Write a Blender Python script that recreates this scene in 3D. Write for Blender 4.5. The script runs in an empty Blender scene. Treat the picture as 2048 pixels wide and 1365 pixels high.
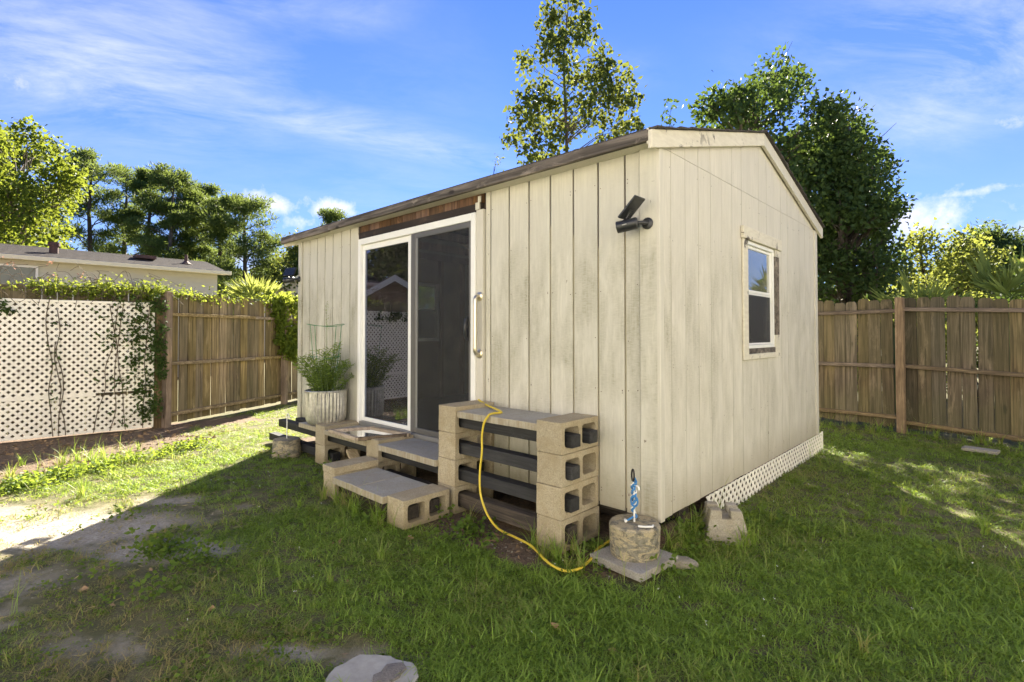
import bpy, bmesh, math, random
import numpy as np
from mathutils import Vector, Matrix, noise as mnoise
random.seed(7)
RNG = np.random.default_rng(11)
R = math.radians
scene = bpy.context.scene
COL = scene.collection

# ------------------------------------------------------------------ camera
CAM = Vector((1.4913, -2.8663, 1.32)); YAW = 0.7573; PITCH = 0.02; FPX = 1033.6
cd = bpy.data.cameras.new('camera'); cam = bpy.data.objects.new('camera', cd); COL.objects.link(cam)
cam.location = CAM; cam.rotation_euler = (R(90) + PITCH, 0, YAW)
cd.sensor_width = 36; cd.lens = 36 * FPX / 2048
cd.shift_y = (645.1 - 682.5) / 2048
cd.clip_start = 0.05; cd.clip_end = 2000
scene.camera = cam
FW = Vector((-math.sin(YAW), math.cos(YAW), 0)); RT = Vector((math.cos(YAW), math.sin(YAW), 0))
def far(px, Z):
    """ground point at distance Z in front of the camera position, seen at column px"""
    p = CAM + FW * Z + RT * ((px - 1024) / FPX * Z); return (p.x, p.y)
def hgt(py, Z): return 1.32 + Z * (665 - py) / FPX

# ------------------------------------------------------------------ sun and sky
SUN_AZ = Vector((-0.615, 0.788, 0)).normalized(); SUN_EL = R(33)
sun_dir = SUN_AZ * math.cos(SUN_EL) + Vector((0, 0, math.sin(SUN_EL)))
sd = bpy.data.lights.new('sun', 'SUN'); sun = bpy.data.objects.new('sun', sd); COL.objects.link(sun)
sd.energy = 3.35; sd.angle = R(0.5); sd.color = (1.0, 0.92, 0.77)
sun.rotation_euler = (-sun_dir).to_track_quat('-Z', 'Y').to_euler()
scene.view_settings.view_transform = 'Standard'; scene.view_settings.look = 'None'
scene.view_settings.gamma = 1; scene.view_settings.use_curve_mapping = False
scene.view_settings.exposure = 3.0
scene.render.film_transparent = False
try:
    scene.cycles.max_bounces = 10; scene.cycles.transparent_max_bounces = 24
    scene.cycles.diffuse_bounces = 5; scene.cycles.use_denoising = True
    scene.cycles.sample_clamp_indirect = 6
except Exception: pass

def nd(nt, t, **kw):
    n = nt.nodes.new(t)
    for k, v in kw.items():
        if k in n.inputs.keys():
            s = n.inputs[k]
            if isinstance(v, bpy.types.NodeSocket): nt.links.new(v, s)
            else: s.default_value = v
        else: setattr(n, k, v)
    return n
def math_(nt, op, a, b=None, c=None, clamp=False):
    n = nt.nodes.new('ShaderNodeMath'); n.operation = op; n.use_clamp = clamp
    for i, v in enumerate((a, b, c)):
        if v is None: continue
        if isinstance(v, bpy.types.NodeSocket): nt.links.new(v, n.inputs[i])
        else: n.inputs[i].default_value = v
    return n.outputs[0]
def vmath(nt, op, a, b=None):
    n = nt.nodes.new('ShaderNodeVectorMath'); n.operation = op
    for i, v in enumerate((a, b)):
        if v is None: continue
        if isinstance(v, bpy.types.NodeSocket): nt.links.new(v, n.inputs[i])
        else: n.inputs[i].default_value = v
    return n.outputs['Value'] if op in ('DOT_PRODUCT', 'LENGTH', 'DISTANCE') else n.outputs['Vector']
def noise(nt, vec, scale=5, detail=4, rough=.55, dist=0.0, sc=(1, 1, 1)):
    if sc != (1, 1, 1): vec = vmath(nt, 'MULTIPLY', vec, sc)
    n = nt.nodes.new('ShaderNodeTexNoise'); nt.links.new(vec, n.inputs['Vector'])
    n.inputs['Scale'].default_value = scale; n.inputs['Detail'].default_value = detail
    n.inputs['Roughness'].default_value = rough; n.inputs['Distortion'].default_value = dist
    return n.outputs['Fac']
def ramp(nt, fac, stops, interp='LINEAR'):
    n = nt.nodes.new('ShaderNodeValToRGB'); nt.links.new(fac, n.inputs['Fac']); cr = n.color_ramp; cr.interpolation = interp
    while len(cr.elements) < len(stops): cr.elements.new(.5)
    for e, (p, c) in zip(cr.elements, stops):
        e.position = p; e.color = (c, c, c, 1) if isinstance(c, (int, float)) else (*c, 1)
    return n.outputs['Color']
def mixc(nt, fac, a, b, blend='MIX'):
    n = nt.nodes.new('ShaderNodeMix'); n.data_type = 'RGBA'; n.blend_type = blend
    for s, v in ((n.inputs['Factor'], fac), (n.inputs['A'], a), (n.inputs['B'], b)):
        if s.type == 'VALUE':
            s = n.inputs[0]
        if isinstance(v, bpy.types.NodeSocket): nt.links.new(v, s)
        elif isinstance(v, (int, float)):
            s.default_value = v if s.type == 'VALUE' else (v, v, v, 1)
        else: s.default_value = (*v, 1)
    return n.outputs['Result']
# Mix node sockets by index for RGBA (names repeat across data types)
def mixc(nt, fac, a, b, blend='MIX'):
    n = nt.nodes.new('ShaderNodeMix'); n.data_type = 'RGBA'; n.blend_type = blend
    def put(s, v):
        if isinstance(v, bpy.types.NodeSocket): nt.links.new(v, s)
        elif isinstance(v, (int, float)): s.default_value = v if s.type == 'VALUE' else (v, v, v, 1)
        else: s.default_value = (*v, 1)
    put(n.inputs[0], fac); put(n.inputs[6], a); put(n.inputs[7], b)
    return n.outputs[2]

def build_world():
    w = bpy.data.worlds.new('World'); scene.world = w; w.use_nodes = True
    nt = w.node_tree; nt.nodes.clear()
    out = nt.nodes.new('ShaderNodeOutputWorld')
    bg = nt.nodes.new('ShaderNodeBackground')
    sky = nt.nodes.new('ShaderNodeTexSky'); sky.sky_type = 'NISHITA'; sky.sun_disc = False
    sky.sun_elevation = SUN_EL; sky.sun_rotation = math.atan2(SUN_AZ.x, SUN_AZ.y)
    sky.air_density = 1.0; sky.dust_density = 0.0; sky.ozone_density = 2.2; sky.altitude = 0
    tc = nt.nodes.new('ShaderNodeTexCoord'); d = tc.outputs['Generated']
    sep = nt.nodes.new('ShaderNodeSeparateXYZ'); nt.links.new(d, sep.inputs[0])
    z = math_(nt, 'MAXIMUM', sep.outputs[2], 0.0)
    # cloud layer: where the view direction meets a high plane
    zz = math_(nt, 'ADD', z, 0.10)
    px = math_(nt, 'DIVIDE', sep.outputs[0], zz); py = math_(nt, 'DIVIDE', sep.outputs[1], zz)
    cmb = nt.nodes.new('ShaderNodeCombineXYZ'); nt.links.new(px, cmb.inputs[0]); nt.links.new(py, cmb.inputs[1])
    P = cmb.outputs[0]
    # streaks run along the direction (ca, sa) of the layer
    rot = nt.nodes.new('ShaderNodeVectorRotate'); rot.rotation_type = 'Z_AXIS'; nt.links.new(P, rot.inputs['Vector'])
    rot.inputs['Angle'].default_value = CIR_ROT
    Q = rot.outputs[0]
    wisp = noise(nt, Q, 2.2, 10, .66, .45, (0.75, 1.5, 1))
    fine = noise(nt, Q, 7.0, 7, .70, .35, (0.55, 1.5, 1))
    bands = None
    for (cx, cy, ang, la, lb, amp) in CIRRUS:
        s = nt.nodes.new('ShaderNodeVectorRotate'); s.rotation_type = 'Z_AXIS'
        nt.links.new(vmath(nt, 'SUBTRACT', P, (cx, cy, 0)), s.inputs['Vector']); s.inputs['Angle'].default_value = -ang
        v = vmath(nt, 'MULTIPLY', s.outputs[0], (1 / la, 1 / lb, 0))
        l2 = vmath(nt, 'DOT_PRODUCT', v, v)
        g = math_(nt, 'MULTIPLY', math_(nt, 'POWER', 2.718, math_(nt, 'MULTIPLY', l2, -1.0)), amp)
        bands = g if bands is None else math_(nt, 'MAXIMUM', bands, g)
    general = ramp(nt, noise(nt, P, .42, 3, .5), [(.5, 0.0), (.75, .45)])
    cover = math_(nt, 'MAXIMUM', bands, math_(nt, 'MULTIPLY', general, .8))
    tex = math_(nt, 'MULTIPLY', ramp(nt, wisp, [(.36, 0.0), (.72, 1.0)]), math_(nt, 'ADD', math_(nt, 'MULTIPLY', fine, .9), .35))
    cir = math_(nt, 'MULTIPLY', cover, tex, clamp=True)
    # small cumulus low over the horizon
    blob = None
    warp = noise(nt, d, 30, 7, .62)
    for (dx, dy, dz, sh, sv, amp) in CUMULUS:
        vv = vmath(nt, 'SUBTRACT', d, (dx, dy, dz))
        vv = vmath(nt, 'MULTIPLY', vv, (1 / sh, 1 / sh, 1 / sv))
        g = math_(nt, 'MULTIPLY', math_(nt, 'POWER', 2.718, math_(nt, 'MULTIPLY', vmath(nt, 'DOT_PRODUCT', vv, vv), -1.0)), amp)
        blob = g if blob is None else math_(nt, 'MAXIMUM', blob, g)
    cum = ramp(nt, math_(nt, 'ADD', blob, math_(nt, 'MULTIPLY', math_(nt, 'SUBTRACT', warp, .5), 1.7)), [(.36, 0.0), (.95, 1.0)])
    cum = math_(nt, 'MULTIPLY', cum, ramp(nt, blob, [(.03, 0.0), (.3, 1.0)]))
    base = nd(nt, 'ShaderNodeHueSaturation', Hue=SKY_HUE, Saturation=SKY_SAT, Value=SKY_VAL, Color=mixc(nt, 1.0, sky.outputs[0], SKY_TINT, 'MULTIPLY')).outputs[0]
    lowhaze = ramp(nt, z, [(0.0, 1.0), (.30, 0.28), (.62, 0.0)])
    base = mixc(nt, math_(nt, 'MULTIPLY', lowhaze, .62), base, HAZE_COL)
    c1 = mixc(nt, math_(nt, 'MULTIPLY', cir, .8, clamp=True), base, CLOUD_COL)
    c2 = mixc(nt, math_(nt, 'MULTIPLY', cum, .68), c1, CUM_COL)
    nt.links.new(c2, bg.inputs['Color']); bg.inputs['Strength'].default_value = SKY_STRENGTH
    nt.links.new(bg.outputs[0], out.inputs[0])
SKY_STRENGTH = 0.05; SKY_HUE = .5; SKY_SAT = 1.0; SKY_VAL = 1.0; SKY_TINT = (.20, .285, .50)
HAZE_COL = (1.35, 1.8, 3.0); CLOUD_COL = (3.0, 3.05, 3.8); CUM_COL = (3.7, 3.5, 3.6)
def skydir(px, py):
    v = (FW * 1.0 + RT * ((px - 1024) / FPX) + Vector((0, 0, (665 - py) / FPX))).normalized(); return v
def layer(px, py):
    v = skydir(px, py); return Vector((v.x / (v.z + .10), v.y / (v.z + .10)))
def band(p0, p1, width, amp):
    a, b = layer(*p0), layer(*p1); m = (a + b) / 2; t = b - a
    return (m.x, m.y, math.atan2(t.y, t.x), t.length * .55, width, amp)
CIRRUS = [band((-250, 60), (520, 130), .62, 1.0), band((-150, 40), (560, 190), .34, .9), band((330, 170), (1000, 330), .17, .8), band((60, 180), (420, 215), .16, .55),
          band((620, -60), (760, 60), .2, .5), band((1600, 90), (2250, -40), .22, .75), band((1750, 140), (2250, 90), .60, 1.0),
          band((1900, 190), (2200, 170), .2, .6), band((200, -120), (700, -60), .3, .7), band((1180, 120), (1320, 160), .1, .3)]
CIR_ROT = -CIRRUS[0][2]
def cum(px, py, w, h, amp): v = skydir(px, py); return (v.x, v.y, v.z, w / FPX, h / FPX, amp)
CUMULUS = [cum(535, 405, 60, 24, .85), cum(668, 415, 55, 24, .95), cum(600, 445, 36, 16, .75), cum(10, 158, 34, 12, .45),
           cum(1945, 384, 80, 8, .62), cum(2010, 372, 40, 8, .6), cum(2040, 236, 36, 12, .55), cum(2040, 462, 50, 16, .7), cum(480, 520, 160, 36, .6)]
# the same low clouds go on round the rest of the horizon
for k in range(11):
    a = R(75 + k * 25 + random.uniform(-8, 8)) ; v = Matrix.Rotation(a, 3, 'Z') @ FW; e = random.uniform(.12, .3)
    CUMULUS.append((v.x, v.y, e, random.uniform(.08, .16), random.uniform(.03, .05), .85))
build_world()

# ------------------------------------------------------------------ materials
MATS = {}
def newmat(name):
    m = bpy.data.materials.new(name); m.use_nodes = True; nt = m.node_tree
    b = nt.nodes['Principled BSDF']; MATS[name] = m
    return m, nt, b
def setin(nt, b, **kw):
    for k, v in kw.items():
        k = k.replace('_', ' ')
        s = b.inputs[k]
        if isinstance(v, bpy.types.NodeSocket): nt.links.new(v, s)
        elif isinstance(v, tuple) and s.type == 'RGBA': s.default_value = (*v, 1)
        else: s.default_value = v
def bump(nt, b, h, strength=.4, dist=.01):
    n = nt.nodes.new('ShaderNodeBump'); n.inputs['Strength'].default_value = strength; n.inputs['Distance'].default_value = dist
    nt.links.new(h, n.inputs['Height']); nt.links.new(n.outputs[0], b.inputs['Normal'])
def wpos(nt): return nt.nodes.new('ShaderNodeNewGeometry').outputs['Position']
def orand(nt): return nt.nodes.new('ShaderNodeObjectInfo').outputs['Random']
def opos(nt):
    c = nt.nodes.new('ShaderNodeTexCoord').outputs['Object']
    n = nt.nodes.new('ShaderNodeCombineXYZ'); r = orand(nt)
    for i, k in enumerate((37., 71., 53.)): nt.links.new(math_(nt, 'MULTIPLY', r, k), n.inputs[i])
    return vmath(nt, 'ADD', c, n.outputs[0])

def m_plain(name, col, rough=.6, metal=0.0, var=.12, nscale=30, bmp=.15, spec=.5):
    m, nt, b = newmat(name); o = opos(nt)
    n = noise(nt, o, nscale, 4); n2 = noise(nt, o, nscale * .17, 3)
    f = math_(nt, 'ADD', math_(nt, 'MULTIPLY', n, .5), math_(nt, 'MULTIPLY', n2, .5))
    c = mixc(nt, ramp(nt, f, [(.3, 0.0), (.7, 1.0)]), tuple(x * (1 - var) for x in col), tuple(min(1, x * (1 + var)) for x in col))
    setin(nt, b, Base_Color=c, Roughness=rough, Metallic=metal); b.inputs['Specular IOR Level'].default_value = spec
    if bmp: bump(nt, b, n, bmp, .004)
    return m

def m_siding(name, dirt, cream=(.79, .74, .60)):
    m, nt, b = newmat(name); p = wpos(nt); r = orand(nt)
    sep = nt.nodes.new('ShaderNodeSeparateXYZ'); nt.links.new(p, sep.inputs[0]); z = sep.outputs[2]
    off = nt.nodes.new('ShaderNodeCombineXYZ'); nt.links.new(math_(nt, 'MULTIPLY', r, 9), off.inputs[2])
    q = vmath(nt, 'ADD', p, off.outputs[0])
    grain = noise(nt, q, 60, 4, .6, 0, (1, 1, .06))
    saw = noise(nt, q, 120, 4, .7, 0, (.22, .22, 1))
    big = noise(nt, q, 3.2, 5, .6, .4, (1, 1, .5))
    med = noise(nt, q, 18, 6, .7, .2, (1, 1, .16))
    base = mixc(nt, ramp(nt, grain, [(.3, 0.0), (.75, 1.0)]), tuple(c * .86 for c in cream), tuple(min(1, c * 1.06) for c in cream))
    base = mixc(nt, math_(nt, 'MULTIPLY', r, .35), base, tuple(c * k for c, k in zip(cream, (.82, .83, .86))))
    # mildew, thickest on the middle and low part of the boards
    zone = ramp(nt, math_(nt, 'DIVIDE', z, 2.6), [(.0, 1.0), (.25, .75), (.5, 1.0), (.66, .95), (.78, .3), (1.0, .2)])
    blot = ramp(nt, math_(nt, 'ADD', math_(nt, 'MULTIPLY', big, .6), math_(nt, 'MULTIPLY', med, .4)), [(.42, 0.0), (.66, 1.0)])
    sawm = ramp(nt, math_(nt, 'ADD', math_(nt, 'MULTIPLY', saw, .5), math_(nt, 'MULTIPLY', grain, .5)), [(.38, .25), (.62, 1.0)])
    dm = math_(nt, 'MULTIPLY', math_(nt, 'MULTIPLY', blot, zone), math_(nt, 'MULTIPLY', sawm, dirt), clamp=True)
    c = mixc(nt, dm, base, mixc(nt, med, (.20, .185, .115), (.31, .29, .20)))
    # worn specks down to grey wood and nail heads
    sp = noise(nt, q, 34, 3, .5, 0, (1, 1, .45))
    c = mixc(nt, ramp(nt, sp, [(.735, 0.0), (.76, .85)]), c, (.13, .10, .07))
    # splashed dirt close to the ground
    low = math_(nt, 'MULTIPLY', ramp(nt, math_(nt, 'ADD', z, math_(nt, 'MULTIPLY', med, .35)), [(.33, 1.0), (.62, 0.0)]), .55 * min(1, dirt + .25))
    c = mixc(nt, low, c, (.27, .22, .13))
    setin(nt, b, Base_Color=c, Roughness=.75)
    bump(nt, b, math_(nt, 'ADD', math_(nt, 'MULTIPLY', saw, .5), grain), .35, .003)
    return m

def m_wood(name, c0, c1, dark, rough=.85, moss=None, axis=2, grain=45, bmp=.5, knots=True):
    m, nt, b = newmat(name); o = opos(nt); r = orand(nt)
    sc = [1, 1, 1]; sc[axis] = .05
    g = noise(nt, o, grain, 5, .65, .8, tuple(sc)); sc2 = list(sc); sc2[axis] = .12
    g2 = noise(nt, o, grain * .22, 4, .6, 1.5, tuple(sc2)); blot = noise(nt, o, 3.5, 4, .6)
    c = mixc(nt, ramp(nt, g2, [(.3, 0.0), (.7, 1.0)]), c0, c1)
    c = mixc(nt, math_(nt, 'MULTIPLY', ramp(nt, g, [(.40, 1.0), (.58, 0.0)]), .85), c, dark)
    c = mixc(nt, ramp(nt, blot, [(.45, 0.0), (.72, .7)]), c, tuple(x * .55 for x in c0))
    hsv = nd(nt, 'ShaderNodeHueSaturation', Hue=math_(nt, 'ADD', .49, math_(nt, 'MULTIPLY', r, .02)), Saturation=math_(nt, 'ADD', .75, math_(nt, 'MULTIPLY', r, .5)),
             Value=math_(nt, 'ADD', .62, math_(nt, 'MULTIPLY', nd(nt, 'ShaderNodeTexWhiteNoise', noise_dimensions='1D', W=math_(nt, 'MULTIPLY', r, 91.7)).outputs[0], .76)), Color=c)
    c = hsv.outputs[0]
    if knots:
        v = nt.nodes.new('ShaderNodeTexVoronoi'); sk = [5.5, 5.5, 5.5]; sk[axis] = 2.6
        nt.links.new(vmath(nt, 'MULTIPLY', o, tuple(sk)), v.inputs['Vector']); v.inputs['Scale'].default_value = 1
        k = math_(nt, 'ADD', v.outputs['Distance'], math_(nt, 'MULTIPLY', math_(nt, 'SUBTRACT', noise(nt, o, 30, 2), .5), .06))
        c = mixc(nt, ramp(nt, k, [(.06, .9), (.12, 0.0)]), c, tuple(x * .6 for x in dark))
    c = mixc(nt, ramp(nt, noise(nt, o, 5.5, 6, .72, .6, (1.6, 1.6, .45) if axis == 2 else (.45, 1.6, 1.6)), [(.56, 0.0), (.68, .55)]), c, tuple(min(1, x * 1.55) for x in c1))
    if moss:
        p = wpos(nt); sep = nt.nodes.new('ShaderNodeSeparateXYZ'); nt.links.new(p, sep.inputs[0])
        zone = ramp(nt, math_(nt, 'ADD', sep.outputs[2], math_(nt, 'MULTIPLY', math_(nt, 'SUBTRACT', blot, .5), 1.2)), [(.25, .75), (.75, .1), (1.0, .55)])
        c = mixc(nt, math_(nt, 'MULTIPLY', zone, moss[1]), c, moss[0])
    setin(nt, b, Base_Color=c, Roughness=rough)
    bump(nt, b, g, bmp, .004)
    return m

def m_concrete(name, col, stain=(.30, .23, .12), amt=.5, tone=.12, streak=0.0, splash=.65, grain=.30):
    m, nt, b = newmat(name); o = opos(nt); r = orand(nt)
    f = noise(nt, o, 150, 3, .75); md = noise(nt, o, 30, 5, .7); bg = noise(nt, o, 6, 5, .65, .6); gr = noise(nt, o, 75, 3, .8)
    c = mixc(nt, ramp(nt, math_(nt, 'ADD', math_(nt, 'MULTIPLY', f, .5), math_(nt, 'MULTIPLY', gr, .5)), [(.36, 0.0), (.64, 1.0)]), tuple(x * (1 - grain) for x in col), tuple(min(1, x * (1 + grain * .6)) for x in col))
    c = mixc(nt, math_(nt, 'MULTIPLY', ramp(nt, bg, [(.40, 0.0), (.66, 1.0)]), amt), c, stain)
    c = mixc(nt, ramp(nt, md, [(.58, 0.0), (.72, .55)]), c, tuple(x * .42 for x in col))
    if streak:
        st = noise(nt, o, 42, 4, .6, 0, (1, 1, .10))
        up = nt.nodes.new('ShaderNodeSeparateXYZ'); nt.links.new(nt.nodes.new('ShaderNodeNewGeometry').outputs['True Normal'], up.inputs[0])
        side_ = math_(nt, 'SUBTRACT', 1.0, math_(nt, 'ABSOLUTE', up.outputs[2]), clamp=True)
        c = mixc(nt, math_(nt, 'MULTIPLY', math_(nt, 'MULTIPLY', ramp(nt, st, [(.38, 1.0), (.62, 0.0)]), side_), streak), c, (.17, .12, .06))
        c = mixc(nt, math_(nt, 'MULTIPLY', side_, .45), c, (.50, .42, .27))
    c = mixc(nt, math_(nt, 'MULTIPLY', r, tone * 2), c, tuple(x * .6 for x in col))
    pit = nt.nodes.new('ShaderNodeTexVoronoi'); nt.links.new(o, pit.inputs['Vector']); pit.inputs['Scale'].default_value = 48
    c = mixc(nt, ramp(nt, pit.outputs['Distance'], [(.12, .25 + grain), (.22, 0.0)]), c, tuple(x * .42 for x in col))
    # splashed soil near the ground
    sep = nt.nodes.new('ShaderNodeSeparateXYZ'); nt.links.new(wpos(nt), sep.inputs[0])
    c = mixc(nt, ramp(nt, math_(nt, 'ADD', sep.outputs[2], math_(nt, 'MULTIPLY', bg, .16)), [(.08, splash), (.20, 0.0)]), c, (.16, .125, .06))
    setin(nt, b, Base_Color=c, Roughness=.92)
    bump(nt, b, math_(nt, 'ADD', math_(nt, 'ADD', f, gr), math_(nt, 'MULTIPLY', md, 1.2)), .65, .006)
    return m

def m_leaf(name, c_dark, c_light, trans=.5, tcol=None, rough=.5):
    m, nt, b = newmat(name)
    a = nt.nodes.new('ShaderNodeAttribute'); a.attribute_name = 'tint'
    c = mixc(nt, a.outputs['Fac'], c_dark, c_light)
    setin(nt, b, Base_Color=c, Roughness=max(rough, .6)); b.inputs['Specular IOR Level'].default_value = .15
    t = nt.nodes.new('ShaderNodeBsdfTranslucent')
    tc = tcol or tuple(min(1, x * 2.2) for x in c_light)
    nt.links.new(mixc(nt, a.outputs['Fac'], tuple(x * .6 for x in tc), tc), t.inputs['Color'])
    mx = nt.nodes.new('ShaderNodeMixShader'); mx.inputs[0].default_value = trans
    nt.links.new(b.outputs[0], mx.inputs[1]); nt.links.new(t.outputs[0], mx.inputs[2])
    nt.links.new(mx.outputs[0], nt.nodes['Material Output'].inputs['Surface'])
    return m

def m_glass(name, tint=(.75, .82, .78), rough=.0, dirt=.04, refl=1.9, coat=(1, 1, 1)):
    m, nt, b = newmat(name); nt.nodes.remove(b)
    tr = nt.nodes.new('ShaderNodeBsdfTransparent'); tr.inputs[0].default_value = (*tint, 1)
    gl = nt.nodes.new('ShaderNodeBsdfGlossy'); gl.inputs['Roughness'].default_value = rough; gl.inputs[0].default_value = (*coat, 1)
    df = nt.nodes.new('ShaderNodeBsdfDiffuse'); df.inputs[0].default_value = (.5, .47, .38, 1)
    fr = nt.nodes.new('ShaderNodeFresnel'); fr.inputs[0].default_value = 1.5
    f2 = math_(nt, 'MULTIPLY', fr.outputs[0], refl, clamp=True)
    a = nt.nodes.new('ShaderNodeMixShader'); nt.links.new(f2, a.inputs[0]); nt.links.new(tr.outputs[0], a.inputs[1]); nt.links.new(gl.outputs[0], a.inputs[2])
    c = nt.nodes.new('ShaderNodeMixShader'); o = opos(nt)
    nt.links.new(math_(nt, 'MULTIPLY', ramp(nt, noise(nt, o, 9, 5, .65), [(.35, .2), (.75, 1.0)]), dirt * 2), c.inputs[0])
    nt.links.new(a.outputs[0], c.inputs[1]); nt.links.new(df.outputs[0], c.inputs[2])
    nt.links.new(c.outputs[0], nt.nodes['Material Output'].inputs['Surface'])
    return m
def m_screen(name, open_=.5, col=(.10, .10, .10)):
    m, nt, b = newmat(name)
    setin(nt, b, Base_Color=col, Roughness=.6)
    tr = nt.nodes.new('ShaderNodeBsdfTransparent'); mx = nt.nodes.new('ShaderNodeMixShader'); o = opos(nt)
    nt.links.new(math_(nt, 'ADD', open_ - .1, math_(nt, 'MULTIPLY', noise(nt, o, 6, 4), .2)), mx.inputs[0])
    nt.links.new(b.outputs[0], mx.inputs[1]); nt.links.new(tr.outputs[0], mx.inputs[2])
    nt.links.new(mx.outputs[0], nt.nodes['Material Output'].inputs['Surface'])
    return m

def m_ground():
    m, nt, b = newmat('ground'); p = wpos(nt)
    def at(n): a = nt.nodes.new('ShaderNodeAttribute'); a.attribute_name = n; return a.outputs['Fac']
    big = noise(nt, p, .8, 4, .6); md = noise(nt, p, 6, 5, .65); fn = noise(nt, p, 70, 4, .7); mulch = noise(nt, p, 24, 5, .75, 1.2)
    thatch = mixc(nt, ramp(nt, md, [(.35, 0.0), (.65, 1.0)]), (.10, .105, .034), (.21, .175, .075))
    thatch = mixc(nt, ramp(nt, fn, [(.35, 0.0), (.7, .7)]), thatch, (.06, .055, .022))
    sand = mixc(nt, ramp(nt, math_(nt, 'ADD', math_(nt, 'MULTIPLY', fn, .6), math_(nt, 'MULTIPLY', mulch, .4)), [(.36, 0.0), (.62, 1.0)]), (.27, .225, .175), (.58, .525, .44))
    sand = mixc(nt, ramp(nt, md, [(.50, 0.0), (.72, .55)]), sand, (.27, .23, .15))
    dirt = mixc(nt, ramp(nt, mulch, [(.35, 0.0), (.65, 1.0)]), (.06, .04, .026), (.24, .155, .09))
    dirt = mixc(nt, ramp(nt, fn, [(.6, 0.0), (.72, .7)]), dirt, (.30, .21, .13))
    se = ramp(nt, math_(nt, 'ADD', at('sand'), math_(nt, 'MULTIPLY', math_(nt, 'SUBTRACT', md, .5), .9)), [(.34, 0.0), (.80, .9)])
    de = ramp(nt, math_(nt, 'ADD', at('dirt'), math_(nt, 'MULTIPLY', math_(nt, 'SUBTRACT', md, .5), .6)), [(.4, 0.0), (.6, 1.0)])
    c = mixc(nt, se, thatch, sand); c = mixc(nt, de, c, dirt)
    c = mixc(nt, ramp(nt, big, [(.35, 0.0), (.7, .25)]), c, (.05, .05, .02))
    setin(nt, b, Base_Color=c, Roughness=.95); bump(nt, b, math_(nt, 'ADD', fn, mulch), .7, .012)
    return m

def m_grass(name):
    m, nt, b = newmat(name)
    tp = nt.nodes.new('ShaderNodeTexCoord').outputs['Object']; sep = nt.nodes.new('ShaderNodeSeparateXYZ'); nt.links.new(tp, sep.inputs[0])
    dry = nt.nodes.new('ShaderNodeAttribute'); dry.attribute_type = 'INSTANCER'; dry.attribute_name = 'dry'
    tint = nt.nodes.new('ShaderNodeAttribute'); tint.attribute_name = 'tint'
    c = mixc(nt, tint.outputs['Fac'], (.145, .235, .034), (.30, .43, .06))
    cb = mixc(nt, tint.outputs['Fac'], (.22, .18, .07), (.36, .29, .13))
    f = ramp(nt, math_(nt, 'ADD', dry.outputs['Fac'], math_(nt, 'MULTIPLY', math_(nt, 'SUBTRACT', tint.outputs['Fac'], .5), .5)), [(.35, 0.0), (.95, 1.0)])
    c = mixc(nt, f, c, cb)
    setin(nt, b, Base_Color=c, Roughness=.5)
    t = nt.nodes.new('ShaderNodeBsdfTranslucent'); nt.links.new(mixc(nt, f, (.38, .52, .06), (.5, .40, .14)), t.inputs['Color'])
    mx = nt.nodes.new('ShaderNodeMixShader'); mx.inputs[0].default_value = .46
    nt.links.new(b.outputs[0], mx.inputs[1]); nt.links.new(t.outputs[0], mx.inputs[2])
    nt.links.new(mx.outputs[0], nt.nodes['Material Output'].inputs['Surface'])
    return m

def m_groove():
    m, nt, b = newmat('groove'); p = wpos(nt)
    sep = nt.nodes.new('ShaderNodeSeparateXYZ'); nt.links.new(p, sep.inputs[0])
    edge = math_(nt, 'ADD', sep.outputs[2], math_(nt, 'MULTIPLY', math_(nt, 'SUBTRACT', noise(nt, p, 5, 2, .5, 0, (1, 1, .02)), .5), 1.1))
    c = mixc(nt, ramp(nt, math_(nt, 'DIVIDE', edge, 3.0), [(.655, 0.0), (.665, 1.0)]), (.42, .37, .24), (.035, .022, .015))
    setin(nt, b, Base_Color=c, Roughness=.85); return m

def m_galv():
    m, nt, b = newmat('galvanised'); o = opos(nt)
    n = noise(nt, o, 22, 4); n2 = noise(nt, o, 7, 4, .6, .5)
    c = mixc(nt, ramp(nt, n, [(.35, 0.0), (.65, 1.0)]), (.42, .405, .365), (.64, .62, .56))
    c = mixc(nt, ramp(nt, n2, [(.55, 0.0), (.8, .35)]), c, (.24, .20, .14))
    setin(nt, b, Base_Color=c, Roughness=.42, Metallic=.75); return m

def m_bucket():
    m, nt, b = newmat('bucket concrete'); o = opos(nt)
    n = noise(nt, o, 10.5, 8, .72, .9, (1, 1, 2.2)); f = noise(nt, o, 120, 3); k = noise(nt, o, 26, 4)
    base = mixc(nt, ramp(nt, k, [(.35, 0.0), (.65, 1.0)]), (.10, .092, .07), (.26, .24, .185))
    c = mixc(nt, ramp(nt, n, [(.47, 0.0), (.535, .9)]), base, mixc(nt, k, (.36, .29, .17), (.52, .44, .28)))
    c = mixc(nt, ramp(nt, f, [(.35, .35), (.6, 0.0)]), c, (.09, .08, .06))
    setin(nt, b, Base_Color=c, Roughness=.85); bump(nt, b, math_(nt, 'ADD', n, f), .5, .006); return m

def m_peel():
    m, nt, b = newmat('peeling white paint'); p = wpos(nt)
    n = noise(nt, p, 9, 6, .7, .3); g = noise(nt, p, 40, 4, .6, 0, (1, .25, 1)); msk = noise(nt, p, 2.7, 2)
    c = mixc(nt, ramp(nt, g, [(.3, 0.0), (.7, 1.0)]), (.60, .55, .43), (.72, .67, .54))
    f = math_(nt, 'MULTIPLY', ramp(nt, n, [(.56, 0.0), (.60, 1.0)]), ramp(nt, msk, [(.44, 0.0), (.56, 1.0)]))
    c = mixc(nt, f, c, (.12, .10, .075)); setin(nt, b, Base_Color=c, Roughness=.7); bump(nt, b, n, .3, .004); return m

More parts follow.
